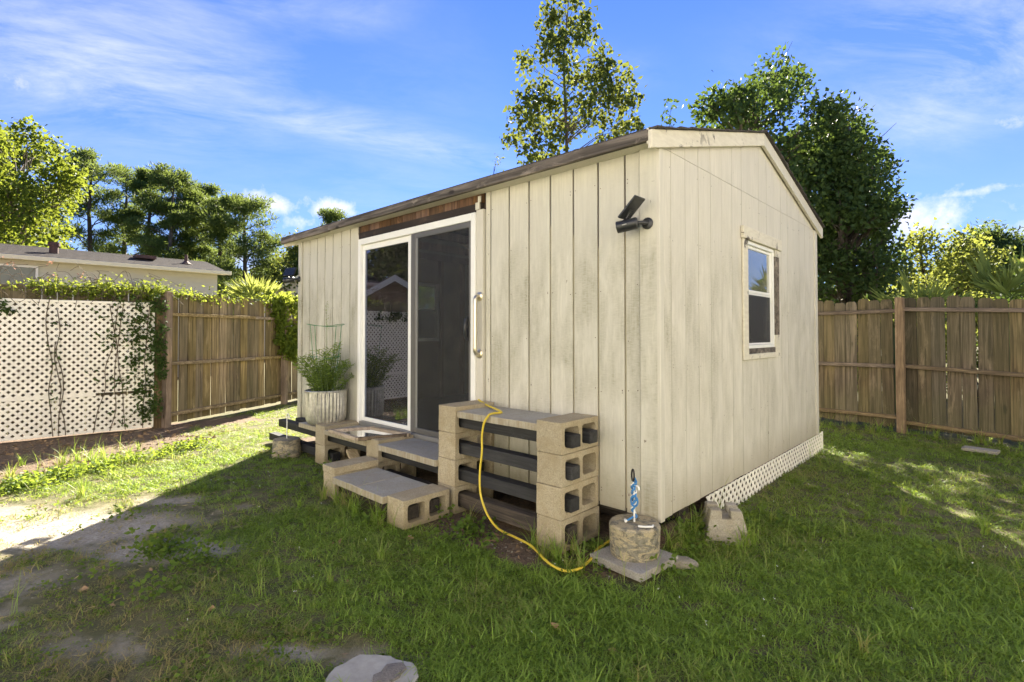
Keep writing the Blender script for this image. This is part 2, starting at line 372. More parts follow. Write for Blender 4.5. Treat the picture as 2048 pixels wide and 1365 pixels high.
def m_shingle(name, a, c_):
    m, nt, b = newmat(name); o = opos(nt); p = wpos(nt); r = orand(nt)
    n = noise(nt, p, 40, 4, .7); k = noise(nt, p, 5, 3, .6, 0, (1, .5, 3))
    c = mixc(nt, n, a, c_); c = mixc(nt, math_(nt, 'MULTIPLY', ramp(nt, k, [(.4, 0.0), (.65, 1.0)]), .5), c, tuple(x * .5 for x in a))
    c = mixc(nt, math_(nt, 'MULTIPLY', r, .4), c, tuple(x * .6 for x in c_))
    setin(nt, b, Base_Color=c, Roughness=.95); bump(nt, b, n, .6, .01); return m

M = dict(
    front=m_siding('cream siding front', 1.25, (.625, .595, .495)), side=m_siding('cream siding side', .9, (.685, .64, .535)),
    groove=m_groove(), peel=m_peel(),
    white=m_plain('white vinyl', (.82, .81, .76), .4, 0, .05, 12, 0), trim=m_siding('cream trim', .4, (.66, .62, .52)),
    fascia=m_wood('grey weathered fascia', (.12, .098, .078), (.26, .22, .18), (.035, .028, .022), .9, None, 0, 22, .8, True),
    header=m_wood('dark brown board', (.035, .022, .017), (.06, .038, .028), (.018, .012, .01), .8, None, 0, 40, .4, False),
    redply=m_wood('bare red brown siding', (.12, .062, .035), (.19, .105, .055), (.06, .03, .016), .85, None, 2, 40, .4, False),
    inner=m_wood('inner wall', (.10, .085, .065), (.14, .12, .09), (.06, .045, .035), .9, None, 2, 20, .3),
    stud=m_wood('bare lumber', (.36, .20, .10), (.44, .27, .14), (.22, .11, .05), .85, None, 2, 30, .3),
    picket=m_wood('weathered picket', (.135, .098, .062), (.235, .178, .117), (.045, .032, .02), .92, ((.095, .095, .038), .55), 2, 42, .7),
    rail=m_wood('weathered rail', (.13, .094, .06), (.20, .148, .096), (.08, .06, .04), .92, None, 0, 42, .7, False),
    pickwarm=m_wood('warm weathered picket', (.235, .17, .092), (.37, .28, .165), (.085, .056, .03), .92, ((.13, .13, .05), .35), 2, 42, .7),
    railwarm=m_wood('warm weathered rail', (.25, .19, .115), (.36, .28, .175), (.12, .085, .05), .92, None, 1, 42, .7, False),
    post=m_wood('fence post wood', (.19, .13, .078), (.27, .195, .118), (.10, .065, .04), .9, None, 2, 45, .7),
    block=m_concrete('concrete block', (.50, .425, .29), (.33, .25, .13), .6, .22),
    paver=m_concrete('grey paver', (.43, .41, .355), (.32, .27, .18), .4, .12, .8, .5, .16), slab=m_concrete('grey slab', (.42, .395, .35), (.28, .23, .16), .5, .08, 0, .12),
    pier=m_concrete('pier concrete', (.42, .385, .315), (.28, .235, .15), .6, .05, 0, .4), stone=m_plain('pale stone', (.36, .345, .31), .9, 0, .22, 26, .5, .2), dstone=m_concrete('dark stone', (.24, .215, .19), (.15, .13, .11), .5, .05, 0, 0.0),
    timber=m_wood('black stained timber', (.022, .022, .024), (.042, .041, .042), (.012, .012, .012), .75, None, 0, 40, .35, False),
    timberold=m_wood('worn dark timber', (.045, .036, .03), (.085, .067, .052), (.022, .018, .015), .9, None, 0, 40, .5, False),
    galv=m_galv(), bucket=m_bucket(), steel=m_plain('brushed steel', (.62, .56, .44), .28, .95, .08, 20, 0),
    whitewire=m_plain('white coated steel', (.75, .74, .70), .4, 0, .06, 20, 0), black=m_plain('black plastic', (.022, .023, .026), .35, 0, .1, 20, 0),
    solar=m_plain('solar cell', (.018, .022, .035), .12, 0, .1, 20, 0), lens=m_plain('lens glass', (.01, .01, .012), .05, 0, .1, 20, 0), ring=m_plain('pale lens ring', (.33, .33, .31), .4, 0, .1, 20, 0),
    dgrey=m_plain('dark grey aluminium', (.135, .13, .12), .45, .3, .06, 20, 0), lgrey=m_plain('mid grey aluminium', (.24, .235, .22), .45, .3, .06, 20, 0),
    glass=m_glass('door glass', (.34, .40, .36), 0, .03, 2.5, (.66, .70, .95)), pane=m_glass('window glass', (.62, .65, .62), 0, .12), screen=m_screen('screen door mesh', .58, (.03, .03, .03)), wscreen=m_screen('window screen mesh', .35, (.045, .043, .042)),
    hose=m_plain('yellow cord', (.66, .50, .045), .45, 0, .12, 25, 0), blue=m_plain('blue rope', (.045, .20, .46), .7, 0, .35, 160, .4), carab=m_plain('dark steel', (.05, .045, .05), .3, .8, .1, 20, 0),
    lattice=m_plain('white lattice', (.88, .82, .72), .6, 0, .16, 14, .1), cage=m_plain('green wire', (.055, .21, .085), .5, 0, .1, 20, 0),
    soil=m_plain('potting soil', (.05, .035, .024), .95, 0, .4, 60, .6), shingle=m_shingle('dark shingle', (.045, .038, .034), (.10, .085, .075)), brshingle=m_shingle('brown shingle', (.042, .033, .028), (.095, .075, .064)),
    redshingle=m_shingle('red shingle', (.17, .05, .045), (.25, .085, .07)),
    lap=m_plain('pale lap siding', (.56, .54, .45), .6, 0, .05, 3, 0), gutter=m_plain('cream gutter', (.84, .76, .52), .5, 0, .05, 3, 0), cream=m_plain('cream gable siding', (.74, .66, .52), .65, 0, .06, 3, 0), dwin=m_plain('dark window glass', (.09, .11, .09), .08, 0, .2, 3, 0), pipe=m_plain('rusty brown vent', (.10, .055, .042), .7, .2, .2, 20, 0), floodm=m_plain('grey floodlight', (.42, .42, .42), .4, .3, .1, 20, 0),
    bark=m_wood('bark', (.11, .085, .065), (.17, .135, .105), (.045, .035, .028), .95, None, 2, 18, 1.0, False), pbark=m_wood('pine bark', (.10, .072, .055), (.16, .115, .085), (.04, .03, .025), .95, None, 2, 12, 1.0, False),
    stem=m_plain('green stem', (.10, .15, .04), .7, 0, .2, 20, 0), vstem=m_plain('brown vine stem', (.10, .075, .045), .8, 0, .25, 20, 0), dry=m_plain('dry leaf', (.26, .17, .09), .8, 0, .35, 9, 0),
    leafsun=m_leaf('bright broadleaf', (.035, .07, .012), (.11, .155, .022), .42, (.34, .40, .045)),
    leafmid=m_leaf('maple leaf', (.035, .065, .014), (.085, .12, .028), .36, (.27, .30, .05)),
    leafdark=m_leaf('dark pear leaf', (.028, .058, .020), (.066, .105, .030), .27, (.20, .29, .045), .42),
    leafyel=m_leaf('yellow green leaf', (.06, .095, .02), (.15, .19, .045), .45, (.40, .43, .075)),
    needle=m_leaf('pine needle', (.04, .075, .022), (.10, .145, .04), .36, (.30, .38, .08)),
    vine=m_leaf('vine leaf', (.055, .10, .016), (.15, .20, .03), .48, (.42, .48, .06)), vinedark=m_leaf('dark vine leaf', (.03, .06, .015), (.075, .115, .03), .35),
    vinered=m_leaf('red vine tip', (.34, .14, .08), (.48, .24, .14), .4, (.6, .3, .2)),
    palm=m_leaf('palm blade', (.10, .16, .04), (.22, .29, .08), .45, (.55, .58, .13), .4), potplant=m_leaf('feathery leaf', (.09, .15, .03), (.20, .29, .06), .45, (.42, .52, .09)),
    weed=m_leaf('weed leaf', (.05, .10, .02), (.11, .18, .035), .45, (.40, .50, .06)), straw=m_leaf('straw', (.26, .21, .09), (.42, .35, .17), .4), flower=m_plain('white flower', (.8, .8, .75), .7, 0, .02, 20, 0),
    redwall=m_plain('red painted siding', (.13, .052, .045), .6, 0, .08, 3, 0), bouncewall=m_plain('pale bounce house siding', (.68, .66, .62), .65, 0, .04, 3, 0), redcord=m_plain('red cord', (.40, .05, .03), .5, 0, .1, 20, 0), ply=m_wood('pale offcut', (.40, .31, .19), (.50, .41, .27), (.25, .18, .1), .85, None, 0, 30, .3, False),
)
M['ground'] = m_ground(); M['grass'] = m_grass('grass blade')

# ------------------------------------------------------------------ mesh helpers
W = {}
def mesh_np(name, V, F4=None, F3=None, mat=None, tint=None, smooth=False):
    me = bpy.data.meshes.new(name); V = np.asarray(V, dtype=np.float32)
    parts = []; ls = []; 
    if F3 is not None and len(F3): parts.append(np.asarray(F3, dtype=np.int32).ravel()); ls.append(np.full(len(F3), 3, np.int32))
    if F4 is not None and len(F4): parts.append(np.asarray(F4, dtype=np.int32).ravel()); ls.append(np.full(len(F4), 4, np.int32))
    loops = np.concatenate(parts); tot = np.concatenate(ls)
    me.vertices.add(len(V)); me.vertices.foreach_set('co', V.ravel())
    me.loops.add(len(loops)); me.loops.foreach_set('vertex_index', loops)
    st = np.concatenate(([0], np.cumsum(tot)[:-1])).astype(np.int32)
    me.polygons.add(len(tot)); me.polygons.foreach_set('loop_start', st)
    try: me.polygons.foreach_set('loop_total', tot)
    except Exception: pass
    if smooth: me.polygons.foreach_set('use_smooth', np.ones(len(tot), dtype=bool))
    me.update(calc_edges=True)
    if tint is not None:
        a = me.attributes.new('tint', 'FLOAT', 'POINT'); a.data.foreach_set('value', np.asarray(tint, dtype=np.float32))
    if mat: me.materials.append(mat)
    me.validate(); return me

class MB:
    def __init__(s): s.v = []; s.f = []
    def add(s, vs, fs):
        o = len(s.v); s.v += [tuple(v) for v in vs]; s.f += [tuple(i + o for i in f) for f in fs]; return s
    def box(s, x0, x1, y0, y1, z0, z1):
        vs = [(x, y, z) for z in (z0, z1) for y in (y0, y1) for x in (x0, x1)]
        return s.add(vs, [(0, 2, 3, 1), (4, 5, 7, 6), (0, 1, 5, 4), (2, 6, 7, 3), (0, 4, 6, 2), (1, 3, 7, 5)])
    def obox(s, c, ux, uy, uz):
        c = Vector(c); ux, uy, uz = Vector(ux) / 2, Vector(uy) / 2, Vector(uz) / 2
        vs = [c + ux * i + uy * j + uz * k for k in (-1, 1) for j in (-1, 1) for i in (-1, 1)]
        return s.add(vs, [(0, 2, 3, 1), (4, 5, 7, 6), (0, 1, 5, 4), (2, 6, 7, 3), (0, 4, 6, 2), (1, 3, 7, 5)])
    def beam(s, p0, p1, w, h, up=(0, 0, 1)):
        p0, p1 = Vector(p0), Vector(p1); d = (p1 - p0); t = d.normalized(); sd_ = t.cross(Vector(up)).normalized(); u = sd_.cross(t)
        return s.obox((p0 + p1) / 2, d, sd_ * w, u * h)
    def prism(s, poly, d):
        """poly: list of 3D points (one planar face), d: extrusion vector"""
        n = len(poly); d = Vector(d); a = [Vector(p) for p in poly]
        return s.add(a + [p + d for p in a], [tuple(range(n))[::-1], tuple(range(n, 2 * n))] + [(i, (i + 1) % n, n + (i + 1) % n, n + i) for i in range(n)])
    def tube(s, pts, r, n=8, caps=True):
        pts = [Vector(p) for p in pts]; rs = r if isinstance(r, (list, tuple)) else [r] * len(pts); k = len(pts)
        t0 = (pts[1] - pts[0]).normalized(); a = t0.orthogonal().normalized(); vs = []
        for i, p in enumerate(pts):
            t = ((pts[min(i + 1, k - 1)] - pts[max(i - 1, 0)])).normalized()
            a = (a - t * a.dot(t)); a = a.normalized() if a.length > 1e-6 else t.orthogonal().normalized(); b = t.cross(a)
            vs += [p + (a * math.cos(2 * math.pi * j / n) + b * math.sin(2 * math.pi * j / n)) * rs[i] for j in range(n)]
        fs = [(i * n + j, i * n + (j + 1) % n, (i + 1) * n + (j + 1) % n, (i + 1) * n + j) for i in range(k - 1) for j in range(n)]
        if caps: fs += [tuple(range(n))[::-1], tuple(range((k - 1) * n, k * n))]
        return s.add(vs, fs)
    def lathe(s, prof, c, n=24, wob=None):
        vs = []; cx, cy, cz = c
        for (r, z) in prof:
            for j in range(n):
                a = 2 * math.pi * j / n; rr = r * (wob(a, z) if wob else 1)
                vs.append((cx + rr * math.cos(a), cy + rr * math.sin(a), cz + z))
        k = len(prof); fs = [(i * n + j, i * n + (j + 1) % n, (i + 1) * n + (j + 1) % n, (i + 1) * n + j) for i in range(k - 1) for j in range(n)]
        fs += [tuple(range(n))[::-1], tuple(range((k - 1) * n, k * n))]
        return s.add(vs, fs)
    def build(s, name, mat, parent=None, smooth=False, bevel=0, seg=1):
        V = np.array(s.v, dtype=float); lo, hi = V.min(0), V.max(0); c = Vector((lo + hi) / 2)
        if parent is None: c.z = lo[2]
        me = bpy.data.meshes.new(name); me.from_pydata([tuple(Vector(v) - c) for v in s.v], [], s.f)
        bm = bmesh.new(); bm.from_mesh(me)
        bmesh.ops.recalc_face_normals(bm, faces=bm.faces)
        if bevel:
            es = [e for e in bm.edges if len(e.link_faces) == 2 and e.calc_face_angle(0) > .6]
            bmesh.ops.bevel(bm, geom=es, offset=bevel, segments=seg, affect='EDGES', profile=.6, clamp_overlap=True)
        bm.to_mesh(me); bm.free()
        if smooth:
            me.polygons.foreach_set('use_smooth', [True] * len(me.polygons))
            try: me.set_sharp_from_angle(angle=R(40))
            except Exception: pass
        me.materials.append(mat); return link(name, me, c, parent)
def link(name, me, c, parent=None):
    o = bpy.data.objects.new(name, me); COL.objects.link(o); c = Vector(c)
    W[o] = c.copy()
    if parent is not None:
        o.parent = parent; o.location = c - W[parent]
    else: o.location = c
    return o
def tag(o, label, cat, group=None, kind=None):
    if label: o['label'] = label
    if cat: o['category'] = cat
    if group: o['group'] = group
    if kind: o['kind'] = kind
    return o
def thing(name, label, cat, loc, group=None):
    o = bpy.data.objects.new(name, None); COL.objects.link(o); o.location = loc; o.empty_display_size = .1; W[o] = Vector(loc)
    return tag(o, label, cat, group)
def jit(a): return random.uniform(-a, a)

# ------------------------------------------------------------------ ground
def vnoise(x, y, s, seed):
    X = x / s + seed * 13.7; Y = y / s + seed * 7.3
    xi = np.floor(X).astype(int); yi = np.floor(Y).astype(int); fx = X - xi; fy = Y - yi
    fx = fx * fx * (3 - 2 * fx); fy = fy * fy * (3 - 2 * fy)
    def h(a, b):
        n = (a * 374761393 + b * 668265263 + seed * 1442695) & 0x7fffffff
        n = ((n ^ (n >> 13)) * 1274126177) & 0x7fffffff
        return ((n ^ (n >> 16)) & 0xffff) / 65535.0
    return (h(xi, yi) * (1 - fx) * (1 - fy) + h(xi + 1, yi) * fx * (1 - fy) + h(xi, yi + 1) * (1 - fx) * fy + h(xi + 1, yi + 1) * fx * fy)
SANDS = [(-3.15, -2.40, .95, .42, .9, 1.15), (-2.30, -2.02, .62, .26, .75, .98), (-2.02, -1.78, .34, .13, .8, .8), (-1.9, -2.75, .6, .22, .65, .5), (-.72, -1.93, .26, .10, .7, .9),
         (-3.35, -1.75, .42, .2, .9, .75), (-2.75, -1.45, .5, .2, .9, .45), (-.35, -1.70, .3, .2, .7, .6), (-4.2, -3.2, 1.4, .5, .8, 1.0), (-1.3, -2.45, .5, .2, .7, .55), (-2.9, -3.2, 1.2, .4, .7, .9)]
def sand_f(x, y):
    v = np.zeros_like(x)
    for (cx, cy, la, lb, ang, amp) in SANDS:
        dx, dy = x - cx, y - cy; u = (dx * math.cos(ang) + dy * math.sin(ang)) / la; w = (-dx * math.sin(ang) + dy * math.cos(ang)) / lb
        v = np.maximum(v, amp * np.exp(-(u * u + w * w)))
    return v
def dirt_f(x, y):
    # planting bed along the lattice, its edge runs from (-4.95,-2.9) to (-5.85,-.9)
    n = vnoise(x, y, .5, 3) - .5
    ex = -5.03 - (y + 2.1) * .42 + n * .5
    bed = np.clip((ex - x) / .35 + .5, 0, 1) * np.clip((-.75 - y + n * .6) / .5, 0, 1) * (x > -8)
    stand = np.exp(-(((x + .95) / .62) ** 4 + ((y + .52) / .17) ** 2)) * 1.1
    corner = np.exp(-(((x + .22) / .30) ** 2 + ((y + .33) / .20) ** 2)) * .9
    under = ((x > -4.9) & (x < .0) & (y > -.06) & (y < 3.66)) * 1.0
    steps = ((x > -3.6) & (x < -.45) & (y > -.42) & (y < 0)) * .9
    fence = np.exp(-((x + 7.0) / .45) ** 2) * ((y > -1.2) & (y < .3)) * .9
    return np.clip(np.maximum.reduce([bed, stand, corner, under, steps, fence]), 0, 1)
def gz(x, y):
    mound = .13 * np.exp(-(((x + .05) / .10) ** 2)) * np.clip((y + .02) / .15, 0, 1) * np.clip((1.0 - y) / .5, 0, 1)
    return mound + (vnoise(x, y, 1.3, 5) - .5) * .03 + (vnoise(x, y, .35, 6) - .5) * .012 - .012 * sand_f(x, y) - .008
def axis_pts(lo, hi, step, far_):
    a = list(np.arange(lo, hi + 1e-6, step)); s = step; x = hi
    r = []
    while x < far_: s *= 1.22; x += s; r.append(x)
    s = step; x = lo; l = []
    while x > -far_: s *= 1.22; x -= s; l.append(x)
    return np.array(l[::-1] + a + r)
gx = axis_pts(-9, 4, .07, 900); gy = axis_pts(-5, 7.5, .07, 900)
GX, GY = np.meshgrid(gx, gy); gxx, gyy = GX.ravel(), GY.ravel()
nearf = np.clip(1 - (np.hypot(gxx + 2, gyy - 1) - 14) / 10, 0, 1)
gv = np.stack([gxx, gyy, gz(gxx, gyy) * nearf], 1)
nx, ny = len(gx), len(gy); ii = np.arange(nx * ny).reshape(ny, nx)
gf = np.stack([ii[:-1, :-1].ravel(), ii[:-1, 1:].ravel(), ii[1:, 1:].ravel(), ii[1:, :-1].ravel()], 1)
gm = mesh_np('ground', gv, gf, None, M['ground'], None, True)
for nm, fn_ in (('sand', sand_f), ('dirt', dirt_f)):
    a = gm.attributes.new(nm, 'FLOAT', 'POINT'); a.data.foreach_set('value', fn_(gxx, gyy).astype(np.float32))
g_ = link('ground', gm, (0, 0, 0)); tag(g_, 'lawn soil with sandy bare patches and a brown mulch bed', None, None, 'structure')

# ------------------------------------------------------------------ shed
SX0, SY1, ZB, ZE = -4.877, 3.658, .195, 2.455
SL = .27; RY = SY1 / 2
shed = thing('garden_shed', 'weathered cream painted wooden shed with sliding glass door and low gable roof', 'shed', (SX0 / 2, RY, 0))
GAP = .015
def bpart(name, mat, x0, x1, y0, y1, z0, z1, parent=None, bevel=0):
    return MB().box(x0, x1, y0, y1, z0, z1).build(name, mat, parent or shed, False, bevel)
# backing behind the grooves (one sheet per wall, holes left for door and windows)
DX0, DX1, DZ0, DZ1 = -3.42, -1.60, .375, 2.30
WY0, WY1, WZ0, WZ1 = 1.475, 2.16, 1.19, 2.07
bk = MB(); bk.box(SX0 + .012, DX0, .014, .034, ZB + .02, ZE + .08); bk.box(DX1, -.012, .014, .034, ZB + .02, ZE + .08); bk.box(DX0, DX1, .014, .034, DZ1 + .005, ZE + .08); bk.box(DX0, DX1, .014, .034, ZB + .02, DZ0)
bk.build('front_backing', M['groove'], shed)
gb = m_siding('groove paint', .5, (.40, .31, .20)); M['sgroove'] = gb
def side_backing(x0, x1):
    b = MB()
    b.box(x0, x1, .036, WY0 - .004, ZB + .02, ZE + .03); b.box(x0, x1, WY1 + .004, SY1 - .02, ZB + .02, ZE + .03)
    b.box(x0, x1, WY0 - .004, WY1 + .004, ZB + .02, WZ0 - .004); b.box(x0, x1, WY0 - .004, WY1 + .004, WZ1 + .004, ZE + .03)
    z = lambda y: ZE + .02 + SL * (RY - abs(y - RY)) - .0
    b.prism([(x0, .05, ZE + .031), (x0, SY1 - .05, ZE + .031), (x0, RY, z(RY))], (x1 - x0, 0, 0)); return b
side_backing(-.034, -.010).build('side_backing', M['sgroove'], shed)
side_backing(SX0 + .010, SX0 + .034).build('side_backing', M['sgroove'], shed)
bpart('rear_wall', M['trim'], SX0 + .04, -.04, SY1 - .03, SY1, ZB, ZE + .1)
# front boards
right_g = [-.122, -.232, -.435, -.638, -.841, -1.044, -1.247, -1.45, -1.513]
for a, b in zip(right_g[:-1], right_g[1:]): bpart('siding_board', M['front'], b + GAP / 2, a - GAP / 2, 0 + jit(.0015), .0135, ZB + jit(.006), ZE + .06)
left_g = [-4.785, -4.60, -4.405, -4.215, -4.025, -3.83, -3.64, -3.475]
for a, b in zip(left_g[:-1], left_g[1:]): bpart('siding_board', M['front'], a + GAP / 2, b - GAP / 2, 0 + jit(.0015), .0135, ZB + jit(.006), ZE + .06)
bpart('corner_board', M['front'], -.120, -.002, -.018, .012, ZB - .005, ZE + .05, None, .003)
bpart('corner_board', M['front'], SX0, SX0 + .088, -.018, .012, ZB - .005, ZE + .05, None, .003)
bpart('door_casing', M['trim'], -3.472, -3.424, -.012, .013, .35, 2.36)
bpart('door_casing', M['trim'], -1.596, -1.517, -.022, .013, .37, 2.315)
# header over the door: dark board and a strip of bare red-brown siding above
bpart('header_board', M['header'], -3.435, -1.548, -.016, .013, 2.302, 2.372)
xs = [-3.44, -3.25, -3.06, -2.86, -2.66, -2.455, -2.25, -2.05, -1.85, -1.66, -1.53]
for a, b in zip(xs[:-1], xs[1:]): bpart('bare_siding_strip', M['redply'], a + .004, b - .004, -.002 + jit(.001), .0135, 2.373, ZE + .05)
bpart('trim_offcut', M['trim'], -1.600, -1.556, -.030, -.0165, 2.318, 2.375); bpart('trim_offcut', M['trim'], -1.575, -1.545, -.026, -.0165, 2.376, 2.425)
# side boards
sg = [.034, .16] + [.16 + .203 * k for k in range(1, 18)] + [SY1 - .09]
def sidewall(xo, sgn):
    X0, X1 = (xo - .0095, xo) if sgn > 0 else (xo, xo + .0095)
    def zr(y): return ZE - .005 + SL * (RY - abs(y - RY)) + .035
    gp = .0045
    for a, b in zip(sg[:-1], sg[1:]):
        y0, y1 = a + gp / 2, b - gp / 2; dx = jit(.001)
        spans = [(ZB + jit(.004), ZE)]
        if y1 > WY0 and y0 < WY1: spans = [(ZB, WZ0 - .003), (WZ1 + .003, ZE)]
        for z0, z1 in spans: bpart('siding_board', M['side'], X0 + dx, X1 + dx, y0, y1, z0, z1)
        ztop = [(y0, zr(y0)), (y1, zr(y1))]
        if y0 < RY < y1: ztop.insert(1, (RY, zr(RY)))
        if min(zr(y0), zr(y1)) > ZE + .012:
            MB().prism([(X0 + dx, y0, ZE + .003), (X0 + dx, y1, ZE + .003)] + [(X0 + dx, y, z) for y, z in ztop[::-1]], (X1 - X0, 0, 0)).build('gable_board', M['side'], shed)
sidewall(0.0, 1); sidewall(SX0, -1)
bpart('corner_board', M['trim'], -.008, .016, -.0175, .032, ZB - .005, ZE + .02, None, .003)
bpart('corner_board', M['trim'], -.008, .014, SY1 - .088, SY1 + .004, ZB - .005, ZE + .0, None, .003)
nh = MB()
for k in range(260):
    if k % 2:
        x = random.choice(right_g[:-1] + left_g[1:-1]) + random.choice((-.022, .022)); z = random.choice((.30, .62, .95, 1.28, 1.6, 1.95, 2.28)) + jit(.02); nh.tube([(x, -.0025, z), (x, -.0045, z)], .003, 6)
    else:
        y = random.choice(sg[1:-1]) + random.choice((-.018, .018)); z = random.choice((.30, .70, 1.1, 1.5, 1.9, 2.35)) + jit(.02)
        if not (WY0 - .15 < y < WY1 + .15 and 1.05 < z < 2.2): nh.tube([(.001, y, z), (.0028, y, z)], .0022, 6)
nh_ = nh.build('nail_heads', M['pipe'], shed); nh_['kind'] = 'stuff'
# roof: decks, shingle courses, fascia, rakes
OX0, OX1, OY = -5.09, .045, -.115
def rz(y, off=0): return ZE + .085 + SL * (RY - abs(y - RY)) + off
for s_ in (0, 1):
    ya, yb = (OY, RY) if s_ == 0 else (RY, SY1 - OY)
    MB().prism([(OX0 + .02, ya, rz(ya, -.018)), (OX0 + .02, yb, rz(yb, -.018)), (OX0 + .02, yb, rz(yb)), (OX0 + .02, ya, rz(ya))], (OX1 - OX0 - .04, 0, 0)).build('roof_deck', M['inner'], shed)
    nco = 13
    for k in range(nco):
        t0 = k / nco; t1 = (k + 1.12) / nco
        y0 = OY - .02 + (RY - OY + .02) * t0; y1 = min(RY, OY - .02 + (RY - OY + .02) * t1)
        f = (lambda y: y) if s_ == 0 else (lambda y: SY1 - y)
        MB().prism([(OX0 - .012 + jit(.008), f(y0), rz(f(y0), .004)), (OX0 - .012, f(y1), rz(f(y1), .002)), (OX0 - .012, f(y1), rz(f(y1), .006)), (OX0 - .012, f(y0), rz(f(y0), .0165))], (OX1 - OX0 + .03 + jit(.008), 0, 0)).build('shingle_course', M['shingle'], shed)
MB().prism([(OX0 - .01, RY - .12, rz(RY - .12, .012)), (OX0 - .01, RY, rz(RY, .012)), (OX0 - .01, RY + .12, rz(RY + .12, .012)), (OX0 - .01, RY + .12, rz(RY + .12, .022)), (OX0 - .01, RY, rz(RY, .026)), (OX0 - .01, RY - .12, rz(RY - .12, .022))], (OX1 - OX0 + .025, 0, 0)).build('ridge_cap', M['shingle'], shed)
fz0, fz1 = ZE - .015, rz(OY) - .002
bpart('fascia_board', M['fascia'], OX0, -3.86, OY - .034, OY - .001, fz0 - .006, fz1, None, .004)
bpart('fascia_board', M['fascia'], -3.857, .012, OY - .037, OY - .001, fz0, fz1, None, .004)
bpart('fascia_board', M['fascia'], OX0, .012, SY1 - OY + .001, SY1 - OY + .036, fz0, fz1, None, .004)
bpart('soffit_board', M['trim'], OX0 + .03, .01, OY + .001, -.0015, fz0 + .006, fz0 + .020)
bpart('soffit_board', M['trim'], OX0 + .03, .01, SY1 + .002, SY1 - OY - .001, fz0 + .006, fz0 + .020)
def rake(x0, x1, ya, yb, m):
    h = .108
    MB().prism([(x0, ya, rz(ya, -h)), (x0, yb, rz(yb, -h)), (x0, yb, rz(yb, .001)), (x0, ya, rz(ya, .001))], (x1 - x0, 0, 0)).build('rake_board', m, shed, False, .003)
rake(.0135, .040, OY - .036, RY - .002, M['peel']); rake(.0135, .040, RY + .002, SY1 - OY + .036, M['trim'])
rake(SX0 - .20, SX0 - .175, OY, RY - .002, M['trim']); rake(SX0 - .20, SX0 - .175, RY + .002, SY1 - OY, M['trim'])
bpart('rake_return', M['peel'], .0015, .013, OY - .03, RY * .0 + .03, ZE - .03, ZE + .06)
# floor frame, skids, interior
bpart('floor', M['inner'], SX0 + .04, -.04, .04, SY1 - .04, .315, .335)
bpart('rim_joist', M['timberold'], SX0 + .03, -.03, .036, .074, .17, .31)
for y in (.35, 1.85, 3.3): bpart('skid', M['timberold'], SX0 + .05, -.05, y, y + .14, .0, .168)
for x in (-.1, -1.3, -2.5, -3.7, -4.75): bpart('floor_joist', M['timberold'], x - .04, x, .08, SY1 - .05, .17, .31)
bpart('inner_wall', M['inner'], SX0 + .05, -.05, SY1 - .045, SY1 - .035, .336, ZE + .07)
for k in range(9): bpart('stud', M['stud'], SX0 + .2 + k * .56, SX0 + .238 + k * .56, SY1 - .135, SY1 - .0455, .336, ZE)
for y in (.15, .6, 1.05, 2.6, 3.1): bpart('stud', M['stud'], SX0 + .0345, SX0 + .123, y, y + .038, .336, ZE)
bpart('wall_ledge', M['timberold'], -3.9, -2.6, SY1 - .20, SY1 - .136, 1.50, 1.60)
for k in range(7): 
    x = SX0 + .4 + k * .7
    MB().prism([(x, .05, ZE), (x, SY1 - .05, ZE), (x, SY1 - .05, ZE - .09), (x, .05, ZE - .09)], (.038, 0, 0)).build('ceiling_joist', M['stud'], shed)

# windows (right wall seen outside; the left wall has its twin seen through the screen door)
def shed_window(x, s):
    """x = wall plane, s = +1 outside towards +x"""
    X = lambda a, b: (min(x + s * a, x + s * b), max(x + s * a, x + s * b))
    w = MB()
    for y0, y1, z0, z1 in ((WY0, WY0 + .028, WZ0, WZ1), (WY1 - .028, WY1, WZ0, WZ1), (WY0 + .028, WY1 - .028, WZ0, WZ0 + .028), (WY0 + .028, WY1 - .028, WZ1 - .028, WZ1)):
        w.box(*X(.006, -.075), y0, y1, z0, z1)
    wf = w.build('window', M['white'], shed, False, .002)
    zm = 1.655
    def sash(name, a, b, z0, z1, t, pm):
        f = MB(); y0, y1 = WY0 + .030, WY1 - .030
        f.box(*X(a, b), y0, y0 + t, z0, z1); f.box(*X(a, b), y1 - t, y1, z0, z1); f.box(*X(a, b), y0 + t, y1 - t, z0, z0 + t); f.box(*X(a, b), y0 + t, y1 - t, z1 - t, z1)
        f.build(name, M['white'], wf, False, .002)
        m = (a + b) / 2
        return MB().box(*X(m + .002, m - .002), y0 + t - .002, y1 - t + .002, z0 + t - .002, z1 - t + .002).build('pane', pm, wf)
    sash('upper_sash', -.012, -.034, zm - .005, WZ1 - .030, .024, M['pane'])
    sash('lower_sash', -.040, -.062, WZ0 + .030, zm + .020, .028, M['pane'])
    q = MB(); y0, y1 = WY0 + .031, WY1 - .031
    MB().box(*X(-.0175, -.0195), y0 + .012, y1 - .012, WZ0 + .044, zm - .02).build('insect_screen', M['wscreen'], wf)
    for (a, b, c, d) in ((y0, y0 + .012, WZ0 + .031, zm - .007), (y1 - .012, y1, WZ0 + .031, zm - .007), (y0 + .012, y1 - .012, WZ0 + .031, WZ0 + .043), (y0 + .012, y1 - .012, zm - .020, zm - .007)): q.box(*X(-.014, -.023), a, b, c, d)
    q.build('screen_frame', M['white'], wf)
    return wf
shed_window(0, 1); shed_window(SX0, -1)
bpart('window_head', M['peel'], .0015, .030, 1.345, 2.322, WZ1 + .003, 2.172, None, .004)
bpart('window_casing', M['peel'], .0015, .018, 1.368, WY0 - .002, 1.10, WZ1 + .001, None, .003)
bpart('window_casing', M['fascia'], .0015, .014, WY1 + .002, 2.285, 1.30, WZ1 - .06, None, .003)
